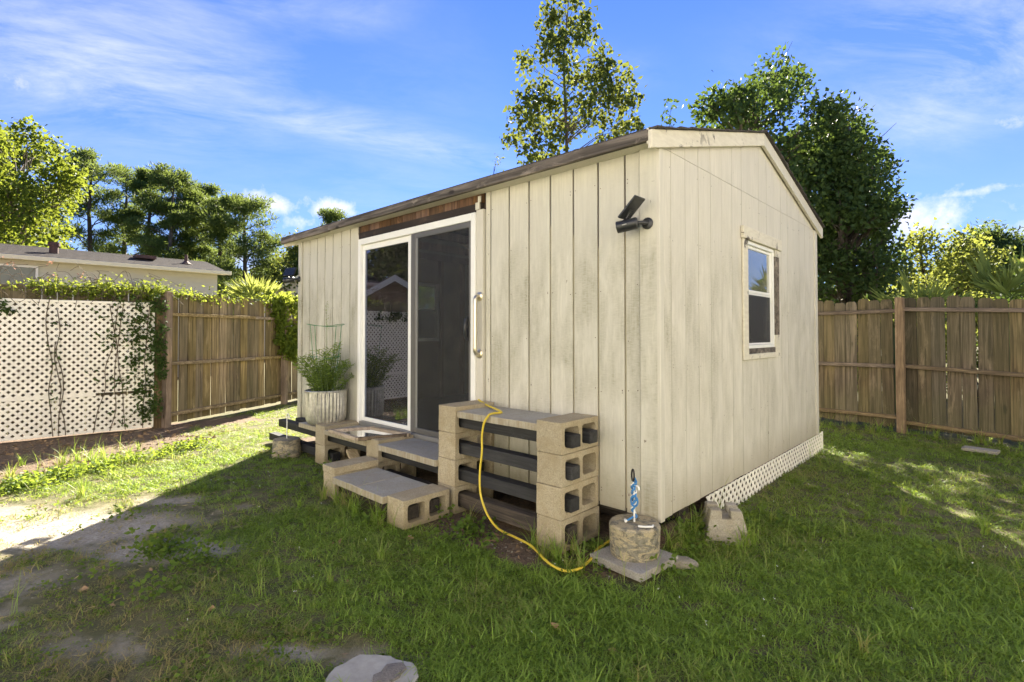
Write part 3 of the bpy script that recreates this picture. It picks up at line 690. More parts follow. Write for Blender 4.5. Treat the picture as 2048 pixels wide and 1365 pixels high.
o_ = bpart('window_casing', M['peel'], .0015, .0145, WY1 + .002, 2.285, WZ1 - .0585, WZ1 + .001); o_ = bpart('window_casing', M['peel'], .0015, .0145, WY1 + .002, 2.285, 1.10, 1.2985)
bpart('window_apron', M['peel'], .0015, .0165, WY0 - .001, WY1 + .001, 1.10, WZ0 - .045, None, .003); bpart('bare_strip', M['fascia'], .0015, .0125, WY0 - .001, WY1 + .001, WZ0 - .044, WZ0 - .002)
for (y, z0, z1, w) in ((WY0 - .05, WZ0 - .04, WZ1 + .05, .045), (WY1 + .005, WZ0 - .04, WZ1 + .05, .045)):
    bpart('inner_window_stud', M['stud'], SX0 + .0345, SX0 + .115, y, y + w, .336, ZE); bpart('inner_window_stud', M['stud'], -.115, -.0345, y, y + w, .336, ZE)

# sliding door
door = bpart('sliding_door', M['white'], DX0, DX0 + .001, -.02, -.019, DZ0 + .5, DZ0 + .501) if False else None
d = MB(); T = .045
d.box(DX0, DX0 + T, -.035, .075, DZ0, DZ1); d.box(DX1 - .052, DX1, -.035, .075, DZ0, DZ1); d.box(DX0 + T, DX1 - .052, -.035, .075, DZ1 - .062, DZ1)
door = d.build('sliding_door', M['white'], shed, False, .003)
MB().box(DX0 + T, DX1 - .052, -.040, .075, DZ0 - .015, DZ0 + .028).build('sill_track', M['lgrey'], door, False, .003)
XM = -2.515; ZT = DZ1 - .064; ZS = DZ0 + .030
f = MB(); y0, y1 = -.004, .020
f.box(DX0 + T, DX0 + T + .038, y0, y1, ZS, ZT); f.box(XM - .042, XM + .030, -.010, .022, ZS, ZT); f.box(DX0 + T + .038, XM - .042, y0, y1, ZT - .055, ZT); f.box(DX0 + T + .038, XM - .042, y0, y1, ZS, ZS + .04)
f.build('fixed_sash', M['white'], door, False, .003)
MB().box(DX0 + T + .036, XM - .040, .006, .011, ZS + .038, ZT - .053).build('pane', M['glass'], door)
f = MB(); y0, y1 = -.032, -.014
xa, xb = XM + .034, DX1 - .056
f.box(xa, xa + .075, y0, y1, ZS, ZT); f.box(xb - .022, xb, y0, y1, ZS, ZT); f.box(xa + .075, xb - .022, y0, y1, ZT - .05, ZT); f.box(xa + .075, xb - .022, y0, y1, ZS, ZS + .05)
f.build('screen_frame', M['dgrey'], door, False, .003)
MB().box(xa + .0755, xa + .10, y0 + .003, y1 - .003, ZS + .05, ZT - .05).build('screen_channel', M['lgrey'], door)
MB().box(xa + .101, xb - .020, -.024, -.022, ZS + .048, ZT - .048).build('screen_mesh', M['screen'], door)
MB().tube([(xb - .03, -.034, 1.26), (xb - .035, -.052, 1.28), (xb - .035, -.058, 1.36), (xb - .035, -.052, 1.43), (xb - .03, -.034, 1.45)], [.006, .014, .016, .014, .006], 8).build('handle', M['black'], door, True)
# grab bar beside the door
bar = MB().tube([(-1.556, -.020, 1.612), (-1.556, -.045, 1.612), (-1.556, -.062, 1.606), (-1.556, -.070, 1.590), (-1.556, -.071, 1.56), (-1.556, -.071, 1.20), (-1.556, -.070, 1.172), (-1.556, -.062, 1.156), (-1.556, -.045, 1.150), (-1.556, -.020, 1.150)], .0165, 14).build('grab_bar', M['steel'], shed, True)
for z in (1.612, 1.150):
    MB().tube([(-1.556, -.0225, z), (-1.556, -.027, z), (-1.556, -.034, z)], [.038, .037, .026], 20).build('flange', M['steel'], bar, True)
# lattice skirt under the right wall (cells a few pixels wide: joined)
def lattice_strips(u0, u1, v0, v1, pitch, w, sgn):
    """diagonal strips clipped to a rectangle -> list of polygons (u,v)"""
    out = []; h = w / math.sqrt(2)
    def clip(poly, f):
        r = []
        for i in range(len(poly)):
            a, b = poly[i], poly[(i + 1) % len(poly)]; fa, fb = f(a), f(b)
            if fa >= 0: r.append(a)
            if (fa >= 0) != (fb >= 0): t = fa / (fa - fb); r.append((a[0] + (b[0] - a[0]) * t, a[1] + (b[1] - a[1]) * t))
        return r
    H = v1 - v0; L = u1 - u0; k0 = int(-(H) / pitch) - 1; k1 = int((L + H) / pitch) + 1
    for k in range(k0, k1 + 1):
        c = u0 + k * pitch + pitch * .35
        if sgn > 0: poly = [(c - h, v0 - .1), (c + h, v0 - .1), (c + h + H + .2, v1 + .1), (c - h + H + .2, v1 + .1)]
        else: poly = [(c - h, v0 - .1), (c + h, v0 - .1), (c + h - H - .2, v1 + .1), (c - h - H - .2, v1 + .1)]
        for f in (lambda p: p[0] - u0, lambda p: u1 - p[0], lambda p: p[1] - v0, lambda p: v1 - p[1]):
            if poly: poly = clip(poly, f)
        if len(poly) >= 3:
            A = abs(sum(poly[i][0] * poly[(i + 1) % len(poly)][1] - poly[(i + 1) % len(poly)][0] * poly[i][1] for i in range(len(poly)))) / 2
            if A > 2e-5: out.append(poly)
    return out
sk = MB()
for i, sgn in enumerate((1, -1)):
    x = .003 + .004 * i
    for poly in lattice_strips(.62, 3.80, -.02, .194, .080, .027, sgn): sk.prism([(x, u, v) for u, v in poly], (.0035, 0, 0))
sk.box(.002, .014, 3.80, 3.822, -.02, .200)
o_ = sk.build('lattice_skirt', M['lattice'], shed); o_['kind'] = 'stuff'

# ------------------------------------------------------------------ concrete blocks
def block_mesh(L=.396, Wd=.194, H=.1905, name='block'):
    """block laid on its side: two square tunnels run along x; long side along y"""
    t = .034; bmv = []; bmf = []
    cells = [(-L / 2, 0.0), (0.0, L / 2)]
    def ring(y0, y1, x):
        ya = y0 + (t if y0 < -.01 else t * .5); yb = y1 - (t if y1 > .01 else t * .5)
        outer = [(x, y0, -H / 2), (x, y1, -H / 2), (x, y1, H / 2), (x, y0, H / 2)]
        za, zb = -H / 2 + t, H / 2 - t; r = .024; inner = []
        for (cy, cz, a0) in ((ya + r, za + r, math.pi), (yb - r, za + r, 1.5 * math.pi), (yb - r, zb - r, 0), (ya + r, zb - r, .5 * math.pi)):
            inner.append([(x, cy + r * math.cos(a0 + i * math.pi / 8), cz + r * math.sin(a0 + i * math.pi / 8)) for i in range(5)])
        return outer, inner
    mb = MB()
    for (y0, y1) in cells:
        loops = []
        for x in (-Wd / 2, Wd / 2):
            o, inn = ring(y0, y1, x); vs = o + sum(inn, []); fs = []
            for c in range(4):
                b = 4 + c * 5
                for i in range(4): fs.append((c, b + i + 1, b + i))
                n = (c + 1) % 4; fs.append((c, n, 4 + n * 5, b + 4))
            mb.add(vs, fs); loops.append(sum(inn, []))
        n = 20; mb.add(loops[0] + loops[1], [(i, (i + 1) % n, n + (i + 1) % n, n + i) for i in range(n)])
    x, y, z = Wd / 2, L / 2, H / 2
    vs = [(-x, -y, -z), (x, -y, -z), (x, y, -z), (-x, y, -z), (-x, -y, z), (x, -y, z), (x, y, z), (-x, y, z)]
    mb.add(vs, [(0, 1, 5, 4), (2, 3, 7, 6), (0, 3, 2, 1), (4, 5, 6, 7)])
    me = bpy.data.meshes.new(name); me.from_pydata(mb.v, [], mb.f); bm = bmesh.new(); bm.from_mesh(me)
    bmesh.ops.remove_doubles(bm, verts=bm.verts, dist=.0004); bmesh.ops.recalc_face_normals(bm, faces=bm.faces)
    es = []
    for e in bm.edges:
        if len(e.link_faces) == 2 and e.calc_face_angle(0) > .9:
            a, b = e.verts
            if all(abs(abs(v.co.y) - y) < .002 or abs(abs(v.co.z) - z) < .002 for v in (a, b)): es.append(e)
    bmesh.ops.bevel(bm, geom=es, offset=.004, segments=2, affect='EDGES', profile=.6, clamp_overlap=True)
    bmesh.ops.subdivide_edges(bm, edges=[e for e in bm.edges if e.calc_length() > .1], cuts=2)
    for v in bm.verts:
        v.co += Vector(mnoise.noise_vector(v.co * 23)) * .0022
    bm.to_mesh(me); bm.free(); me.materials.append(M['block']); return me
BM = [block_mesh(name='concrete_block_a')]
def put_block(x0, y0, z0, label, group, rz_=0):
    o = link('concrete_block', BM[0], (x0 + .097, y0 + .1985, z0 + .097)); o.rotation_euler = (0, 0, rz_ + jit(.012)); tag(o, label, 'concrete block', group); return o
h = .1945
GB = 'concrete blocks of the steps and stand'
NX, FX = -.622, -1.597
names4 = ['bottom', 'second lowest', 'third from the ground', 'topmost']
for k in range(4):
    put_block(NX + jit(.003), -.405 + jit(.004), k * h, '%s block of the four high stack nearest the shed corner and anchor' % names4[k], GB)
for k in range(4):
    put_block(FX + jit(.003), -.405 + jit(.004), k * h, '%s block of the four high stack beside the screen door' % names4[k], GB)
for k in range(2):
    put_block(-2.612 + jit(.003), -.405, k * h, '%s block of the two high stack below the fixed glass pane' % ('lower', 'upper')[k], GB)
for k in range(2):
    put_block(-3.588 + jit(.003), -.405, k * h, '%s block of the two high stack under the ribbed planter' % ('lower', 'upper')[k], GB)
put_block(-1.612, -.842, 0, 'block at the right end of the lowest step with open cells showing', GB)
put_block(-2.535, -.845, 0, 'block at the left end of the lowest step under a cap slab', GB)
def slab(name, x0, x1, y0, y1, z0, z1, mat, label, cat, group=None, tilt=(0, 0, 0), bev=.005):
    o = MB().box(x0, x1, y0, y1, z0, z1).build(name, mat, None, False, bev, 2); o.rotation_euler = tilt; return tag(o, label, cat, group)
slab('cap_slab', -2.54, -2.342, -.85, -.452, .196, .25, M['block'], 'thin solid concrete cap on the left end block of the lowest step', 'concrete slab')
# pavers
GP = 'grey pavers used as treads and shelves'
slab('paver', -2.336, -1.978, -.872, -.47, .138, .188, M['paver'], 'left paver of the lowest step tread', 'paver', GP)
slab('paver', -1.974, -1.617, -.875, -.472, .137, .187, M['paver'], 'right paver of the lowest step tread', 'paver', GP)
slab('paver', -2.414, -2.03, -.425, -.045, .3115, .362, M['paver'], 'left paver of the landing below the sliding door', 'paver', GP)
slab('paver', -2.026, -1.602, -.428, -.045, .312, .363, M['paver'], 'right paver of the landing against the tall block stack', 'paver', GP, (0, 0, R(-.6)))
slab('paver', -3.388, -3.005, -.41, -.02, .3105, .356, M['paver'], 'shelf paver right of the ribbed planter, partly under the wooden frame', 'paver', GP)
slab('paver', -3.001, -2.617, -.41, -.02, .3115, .357, M['paver'], 'shelf paver below the fixed glass pane under the wooden frame', 'paver', GP)
slab('paver', -3.985, -3.592, -.40, -.02, .311, .358, M['paver'], 'shelf paver at the shed end under the left half of the planter', 'paver', GP)
for k in range(3):
    slab('paver', -1.398 + k * .2595, -1.141 + k * .2595, -.395, -.02, .7005 + k * .001, .748 + k * .001, M['paver'],
         ('top shelf paver of the tall stand crossed by the yellow cord', 'middle paver on top of the tall stand', 'top shelf paver of the tall stand next to the right block stack')[k], 'paver', GP)
# timbers
GT = 'black stained timbers through the blocks'
def timber(x0, x1, yc, z0, label, mat='timber', hh=.082, ww=.088):
    o = MB().box(x0, x1, yc - ww / 2, yc + ww / 2, z0, z0 + hh).build('timber', M[mat], None, False, .006, 2); return tag(o, label, 'timber', GT)
yf, yr = -.298, -.116
timber(-1.63, -.395, yf, 3 * h + .036, 'black timber through the topmost blocks of the tall stand, front one', hh=.078)
timber(-1.63, -.392, yr, 3 * h + .036, 'black timber through the topmost blocks of the tall stand, next to the wall', hh=.078)
timber(-1.62, -.40, yf, 2 * h + .036, 'black timber through the third course of the tall stand')
timber(-1.62, -.405, yf, 1 * h + .036, 'black timber through the second course of the tall stand')
timber(-1.60, -.425, yf, .035, 'worn dark timber lowest in the tall stand, in the dirt', 'timberold', .10)
timber(-4.64, -1.45, yf, h + .036, 'long black timber under the bench and landing pavers, upper one')
timber(-4.60, -1.45, yr, h + .036, 'long black timber under the bench and landing pavers, next to the wall')
timber(-4.91, -3.35, yf, .036, 'black timber on the ground poking out furthest left past the shed')
timber(-2.56, -1.45, -.735, .045, 'worn brown timber under the front of the lowest step', 'timberold', .09)
timber(-2.56, -1.45, -.553, .045, 'worn brown timber under the back of the lowest step', 'timberold', .09)
timber(-2.45, -1.62, yf - .01, .036, 'worn dark timber on the ground below the landing', 'timberold')
o = MB().obox((-2.93, -.33, .13), (.34, -.10, -.10), (.03, .09, 0), (0, .004, .028)).build('wood_offcut', M['ply'], None, False, .003); tag(o, 'pale wood offcut leaning under the bench between block stacks', 'wood offcut')
# framed pane lying on the bench
fr = thing('framed_pane', 'old wooden frame with a dusty glass pane lying on the bench pavers', 'picture frame', (-2.78, -.34, .36))
FA, FB, FC, FD = Vector((-3.22, -.43, .372)), Vector((-2.60, -.50, .392)), Vector((-2.42, -.10, .394)), Vector((-3.05, -.08, .374))
for a, b in ((FA, FB), (FB, FC), (FC, FD), (FD, FA)):
    t = (b - a).normalized() * .018; MB().beam(a - t, b + t, .036, .030).build('frame_strip', M['ply'] if a is not FB else M['rail'], fr, False, .003)
MB().add([FA + Vector((0, 0, z)) for z in (0,)] + [FB, FC, FD], [(0, 1, 2, 3)]).build('pane', M['pane'], fr)
MB().add([v - Vector((0, 0, .012)) for v in (FA, FB, FC, FD)], [(0, 1, 2, 3)]).build('backing', M['slab'], fr)

# ------------------------------------------------------------------ planter, plant, tomato cage
PC = (-3.72, -.225); pz = .36
pl = thing('ribbed_planter', 'round corrugated galvanised planter on the bench by the shed end', 'planter', (*PC, pz))
def wob(a, z): return 1 + (.030 * math.cos(34 * a) if .035 < z < .335 else 0)
prof = [(.150, 0), (.175, .012), (.190, .036), (.197, .06), (.205, .2), (.208, .334), (.213, .337), (.215, .352), (.209, .36), (.200, .356), (.196, .32)]
MB().lathe(prof, (*PC, pz), 228, wob).build('tub', M['galv'], pl, True)
MB().lathe([(.001, .30), (.199, .30), (.198, .325), (.1, .335), (.002, .338)], (*PC, pz), 24).build('soil', M['soil'], pl)
def leaf_batch(rng, base, direc, length, width, fold=.25, tint=None):
    """one bent leaf (2 triangles) per row"""
    n = len(base); d = direc / np.linalg.norm(direc, axis=1, keepdims=True)
    r = rng.normal(size=(n, 3)); s = np.cross(d, r); s /= np.linalg.norm(s, axis=1, keepdims=True) + 1e-9; nn = np.cross(s, d)
    L = np.asarray(length)[:, None]; Wd = np.asarray(width)[:, None]
    v = np.empty((n, 4, 3)); v[:, 0] = base; v[:, 1] = base + d * L * .45 + s * Wd * .5 + nn * Wd * fold; v[:, 2] = base + d * L; v[:, 3] = base + d * L * .45 - s * Wd * .5 + nn * Wd * fold
    k = np.arange(n)[:, None] * 4; f = np.concatenate([k + np.array([0, 1, 2]), k + np.array([0, 2, 3])], 1).reshape(-1, 3)
    t = rng.random(n) if tint is None else tint
    return v.reshape(-1, 3), f, np.repeat(t, 4)
def leaves_obj(name, batches, mat, parent, origin=None):
    vs, fs, ts = [], [], []; o = 0
    for v, f, t in batches: vs.append(v); fs.append(f + o); ts.append(t); o += len(v)
    V = np.concatenate(vs); c = (V.min(0) + V.max(0)) / 2
    if parent is None: c[2] = V[:, 2].min()
    me = mesh_np(name, V - c, None, np.concatenate(fs), mat, np.concatenate(ts)); return link(name, me, c, parent)
pp = thing('potted_plant', 'feathery green plant growing in the ribbed planter inside a wire cage', 'plant', (*PC, pz + .33))
st = MB(); bs = []
for k in range(78):
    a = random.uniform(0, 6.28); r0 = random.uniform(0, .15); lean = random.uniform(.05, .55); hh = random.uniform(.16, .52) * (1.15 - lean * .5)
    p0 = Vector((PC[0] + r0 * math.cos(a), PC[1] + r0 * math.sin(a), pz + .33)); dr = Vector((math.cos(a) * lean + jit(.12), math.sin(a) * lean + jit(.12), 1))
    pts = [p0 + dr * hh * t + Vector((math.cos(a), math.sin(a), -1.0)) * (t * t * lean * hh * .35) for t in (0, .3, .6, .85, 1)]
    st.tube(pts, [.004, .0035, .003, .002, .001], 4, False)
    m = 44; ti = RNG.random(m) * .9 + .1; P = np.array([list(pts[int(t * 4 - 1e-6)].lerp(pts[min(4, int(t * 4 - 1e-6) + 1)], (t * 4) % 1)) for t in ti])
    D = np.stack([RNG.normal(size=m), RNG.normal(size=m), RNG.normal(size=m) * .4 + .25], 1)
    bs.append(leaf_batch(RNG, P, D, RNG.uniform(.03, .075, m), RNG.uniform(.006, .011, m)))
for k in range(7):   # long arching blades
    a = random.uniform(0, 6.28); p0 = Vector((PC[0] + jit(.08), PC[1] + jit(.08), pz + .33)); pts = []
    for i in range(9):
        t = i / 8; pts.append(p0 + Vector((math.cos(a) * .26 * t * t, math.sin(a) * .26 * t * t, (.72 - .1 * k * .5) * t - .22 * t ** 3)))
    for i in range(8):
        P = np.array([list(pts[i])]); bs.append(leaf_batch(RNG, P, np.array([list(pts[i + 1] - pts[i])]), np.array([(pts[i + 1] - pts[i]).length * 1.5]), np.array([.012])))
st.tube([(PC[0], PC[1], pz + .33), (PC[0] + .01, PC[1], 1.1), (PC[0] + .0, PC[1], 1.45), (PC[0] + .02, PC[1] - .01, 1.64)], [.004, .003, .002, .001], 5)
P = np.array([[PC[0] + .01 + jit(.01), PC[1] + jit(.01), random.uniform(1.35, 1.65)] for _ in range(40)]); bs.append(leaf_batch(RNG, P, RNG.normal(size=(40, 3)) + np.array([0, 0, .5]), RNG.uniform(.01, .03, 40), RNG.uniform(.004, .008, 40)))
st.build('stems', M['stem'], pp); leaves_obj('foliage', bs, M['potplant'], pp)
cg = MB(); cz = (.72, 1.06, 1.40); cr = (.09, .155, .19)
cgc = (PC[0] - .02, PC[1])
for z, r in zip(cz[1:], cr[1:]): cg.tube([(cgc[0] + r * math.cos(i * math.pi / 12), cgc[1] + r * math.sin(i * math.pi / 12), z + .012 * math.sin(i * .5)) for i in range(25)], .0032, 5)
for k in range(4):
    a = k * math.pi / 2 + .5; cg.tube([(cgc[0] + r * math.cos(a), cgc[1] + r * math.sin(a), z) for z, r in zip(cz, cr)], .003, 5)
tag(cg.build('tomato_cage', M['cage'], None, True), 'green wire tomato cage standing in the ribbed planter', 'plant cage')

# ------------------------------------------------------------------ security cameras
def sec_cam(loc, label, yaw, panel_tilt, pyaw, nrm=None):
    t = thing('security_camera', label, 'security camera', loc, 'solar security cameras on the shed wall'); x, y, z = loc
    MB().tube([(x, y, z), (x, y - .008, z), (x, y - .014, z)], [.036, .036, .024], 18).build('mount_plate', M['black'], t, True)
    MB().tube([(x, y - .012, z), (x - .006, y - .045, z), (x - .03, y - .075, z - .004)], [.016, .013, .011], 10).build('arm', M['black'], t, True)
    ax = Vector((-math.cos(yaw), -math.sin(yaw), -.16)).normalized(); c = Vector((x - .085, y - .095, z - .012)); L = .064
    b = MB().tube([c - ax * L, c - ax * (L - .008), c + ax * (L - .004), c + ax * L], [.028, .036, .037, .035], 20).build('body', M['black'], t, True)
    MB().tube([c + ax * (L + .0005), c + ax * (L + .002)], .024, 16).build('face_ring', M['ring'], b); MB().tube([c + ax * (L + .0022), c + ax * (L + .005)], [.017, .012], 14).build('lens', M['lens'], b, True)
    up = Vector((0, 0, 1)); s = ax.cross(up).normalized(); u = s.cross(ax).normalized(); nb = (s if s.y < 0 else -s)
    MB().obox(c + nb * .0365 + ax * .012, ax * .028, u * .004, nb * .002).build('logo_mark', M['ring'], b)
    pc = c + Vector((.030, -.002, .098)); MB().tube([c + u * .028, c + u * .045, pc - up * .010], [.016, .009, .014], 10).build('panel_bracket', M['black'], t, True)
    ex = (Matrix.Rotation(pyaw, 3, 'Z') @ (Matrix.Rotation(panel_tilt, 3, 'Y') @ Vector((1, 0, 0)))); ey = Matrix.Rotation(pyaw, 3, 'Z') @ Vector((0, 1, 0)); en = ex.cross(ey)
    if nrm: en = Vector(nrm).normalized(); ex = Vector((0, 0, 1)).cross(en).normalized(); ey = en.cross(ex)
    p = MB().obox(pc, ex * .165, ey * .115, en * .014).build('solar_panel', M['black'], t, False, .003); MB().obox(pc + en * .0085, ex * .150, ey * .102, en * .002).build('solar_cells', M['solar'], p)
sec_cam((-.062, -.0185, 1.985), 'black solar security camera high on the front wall at the near right corner', .35, R(-44), 0)
sec_cam((SX0 + .035, -.0185, 1.985), 'black solar security camera at the far left end of the front wall by the vine', 1.1, R(-35), R(-80), (.4, -.8, .42))

# ------------------------------------------------------------------ anchors, slab, pier, hose
slab('stepping_slab', -.245, .115, -.372, -.02, -.004, .040, M['slab'], 'square grey paving slab under the bucket shaped concrete anchor', 'paving slab', None, (R(1.0), R(-1.2), R(-7)))
o = MB().lathe([(.001, .026), (.045, .029), (.062, .02), (.07, .006), (.07, -.01), (.002, -.012)], (.15, -.03, .0), 14, lambda a, z: 1 + .22 * math.sin(2 * a + .6) + .08 * math.sin(5 * a)).build('flat_stone', M['pier'], None, True); tag(o, 'small flat pale stone between the anchor slab and the deck pier', 'stone')
AC = (-.075, -.172, .031)
an = thing('bucket_anchor', 'large stained concrete anchor cast in a bucket, at the near shed corner', 'concrete anchor', AC)
MB().lathe([(.128, 0), (.137, .008), (.140, .03), (.146, .16), (.146, .176), (.136, .187), (.10, .190), (.05, .186), (.004, .188)], AC, 40, lambda a, z: 1 + .008 * math.sin(3 * a) + .006 * math.sin(7 * a + z * 30)).build('concrete_body', M['bucket'], an, True)
def hook(c, z0, z1, mat, parent, r=.02, tr=.005):
    x, y = c; pts = [(x, y, z0), (x, y, z1 - r * 2.2)] + [(x - r * .0 + (r - r * math.cos(t)), y, z1 - r + r * math.sin(t) - r * .0) for t in [math.pi * k / 8 for k in range(0, 10)]]
    MB().tube(pts, tr, 8).build('eye_bolt', mat, parent, True)
hook(AC[:2], .21, .43, M['whitewire'], an, .016, .0055)
def strand(ph, r, z0, z1, turns, n=40):
    return [(AC[0] + (r + .006 * math.sin(k * .9 + ph)) * math.cos(ph + turns * 6.283 * k / n), AC[1] - .004 + (r + .004 * math.sin(k * 1.3)) * math.sin(ph + turns * 6.283 * k / n), z0 + (z1 - z0) * k / n) for k in range(n + 1)]
rp = MB().tube(strand(0, .011, .245, .47, 3.3), .0062, 6); rp.tube(strand(2.4, .012, .30, .46, 2.1), .006, 6)
rp.tube([(AC[0] + .012 + .022 * math.cos(t), AC[1] - .02, .345 + .03 * math.sin(t)) for t in [k * math.pi / 8 for k in range(17)]], .0055, 6); rp.tube([(AC[0], AC[1] - .01, .25), (AC[0] - .022, AC[1] - .03, .232), (AC[0] - .034, AC[1] - .036, .226)], .006, 6)
o = rp.build('blue_rope', M['blue'], None, True); tag(o, 'frayed blue and white rope wound up the eye bolt of the bucket anchor', 'rope')
MB().tube(strand(1.2, .0125, .27, .45, 2.7), .0042, 5).build('white_strand', M['whitewire'], o, True); MB().tube([(AC[0] - .028, AC[1] - .034, .230), (AC[0] - .034, AC[1] - .04, .222), (AC[0] - .05, AC[1] - .02, .224)], .007, 6).build('rope_end', M['whitewire'], o, True)
cb = MB().tube([(AC[0] + .008 * math.cos(t) - .002, AC[1] - .010, .490 + .034 * math.sin(t)) for t in [k * math.pi / 8 for k in range(17)]], .0052, 6).build('carabiner', M['carab'], None, True); tag(cb, 'dark steel snap hook at the top of the blue rope', 'carabiner')
o = MB().tube([(AC[0] + .06, AC[1] - .06, .224), (AC[0] + .10, AC[1] - .05, .228), (AC[0] + .125, AC[1] - .015, .226), (AC[0] + .115, AC[1] + .01, .224)], .006, 6).build('rope_piece', M['whitewire'], None, True); tag(o, 'short white and blue rope piece lying on top of the bucket anchor', 'rope')
BC = (-4.10, -.475, -.01)
fa = thing('round_anchor', 'small grey concrete anchor with a white hook beside the bench timbers', 'concrete anchor', BC)
MB().lathe([(.142, 0), (.146, .02), (.137, .18), (.130, .192), (.08, .197), (.004, .194)], BC, 32, lambda a, z: 1 + .012 * math.sin(3 * a + 1) + .006 * math.sin(8 * a)).build('concrete_body', M['bucket'], fa, True)
hook(BC[:2], .18, .45, M['whitewire'], fa, .026, .0062)
# deck pier: tapered block with a cross notch
pr = MB(); PZ = .155
def quad(s, z, c=(0, 0)): return [(c[0] - s, c[1] - s, z), (c[0] + s, c[1] - s, z), (c[0] + s, c[1] + s, z), (c[0] - s, c[1] + s, z)]
pr.add(quad(.138, 0) + quad(.134, .03) + quad(.104, PZ), [(3, 2, 1, 0), (8, 9, 10, 11)] + [(i + k * 4, (i + 1) % 4 + k * 4, (i + 1) % 4 + 4 + k * 4, i + 4 + k * 4) for k in range(2) for i in range(4)])
for sx in (-1, 1):
    for sy in (-1, 1):
        a0, a1, b0 = .026, .1035, .094
        lo_ = [(sx * a0, sy * a0, PZ - .003), (sx * a1, sy * a0, PZ - .003), (sx * a1, sy * a1, PZ - .003), (sx * a0, sy * a1, PZ - .003)]; hi_ = [(sx * a0, sy * a0, .205), (sx * b0, sy * a0, .205), (sx * b0, sy * b0, .205), (sx * a0, sy * b0, .205)]
        pr.add(lo_ + hi_, [(0, 1, 2, 3), (4, 5, 6, 7), (0, 1, 5, 4), (1, 2, 6, 5), (2, 3, 7, 6), (3, 0, 4, 7)])
o = pr.build('deck_pier', M['pier'], None, False, .007, 2); o.location = (.165, .535, -.012); o.rotation_euler = (0, 0, R(33)); tag(o, 'tapered concrete deck pier with a cross notch in the grass by the right wall', 'deck pier')
# yellow cord
hp = [(-1.516, -.071, .79), (-1.381, -.109, .765), (-1.163, -.206, .760), (-1.08, -.255, .758), (-1.07, -.31, .760), (-1.06, -.38, .762), (-1.055, -.412, .75), (-1.085, -.42, .70), (-1.105, -.42, .612), (-1.103, -.422, .499), (-1.117, -.425, .392), (-1.114, -.432, .297), (-1.096, -.437, .206), (-1.043, -.44, .115), (-.985, -.435, .055), (-.92, -.43, .022), (-.781, -.435, .014), (-.65, -.452, .012), (-.533, -.50, .012), (-.43, -.555, .012), (-.334, -.586, .012), (-.258, -.58, .012), (-.226, -.52, .012), (-.232, -.43, .012), (-.262, -.316, .012), (-.30, -.21, .012), (-.30, -.08, .02)]
def smooth_pts(p, k=5):
    p = [Vector(a) for a in p]; out = []
    for i in range(len(p) - 1):
        a, b, c, e = p[max(i - 1, 0)], p[i], p[i + 1], p[min(i + 2, len(p) - 1)]
        for j in range(k):
            t = j / k; out.append(.5 * ((2 * b) + (c - a) * t + (2 * a - 5 * b + 4 * c - e) * t * t + (3 * b - a - 3 * c + e) * t ** 3))
    return out + [p[-1]]
o = MB().tube(smooth_pts(hp), .0075, 8).build('yellow_cord', M['hose'], None, True); tag(o, 'yellow extension cord draped over the block stand and snaking through the grass', 'cord')
o = MB().tube(smooth_pts([(-.30, -.03, .10), (-.22, -.02, .09), (-.16, -.03, .075), (-.12, -.05, .07)]), .006, 6).build('red_cord', M['redcord'], None, True); tag(o, 'short red cord under the wall between block stack and anchor', 'cord')
# stones and slab in the lawn
o = MB().lathe([(.002, -.03), (.142, -.03), (.145, .004), (.138, .009), (.08, .0105), (.002, .011)], (-.285, -1.775, .0), 26, lambda a, z: 1 + .20 * math.cos(2 * (a - .757)) + .09 * math.sin(3 * a) + .04 * math.sin(7 * a) + .03 * math.sin(11 * a)).build('pale_slab', M['stone'], None, False); tag(o, 'pale broken concrete slab in the lawn at the bottom of the picture', 'stone')
o = MB().lathe([(.002, 0), (.058, .0), (.056, .009), (.03, .013), (.002, .012)], (-.225, -1.735, .010), 14, lambda a, z: 1 + .32 * math.sin(2 * a + 4.2) + .12 * math.sin(5 * a)).build('dark_stone', M['dstone'], None, True); tag(o, 'flat dark grey stone lying on the pale slab', 'stone')
slab('paving_slab', 1.16, 1.46, 4.86, 5.02, -.01, .026, M['slab'], 'long flat paver in the grass at the foot of the right fence', 'paver', None, (0, 0, R(-10)))

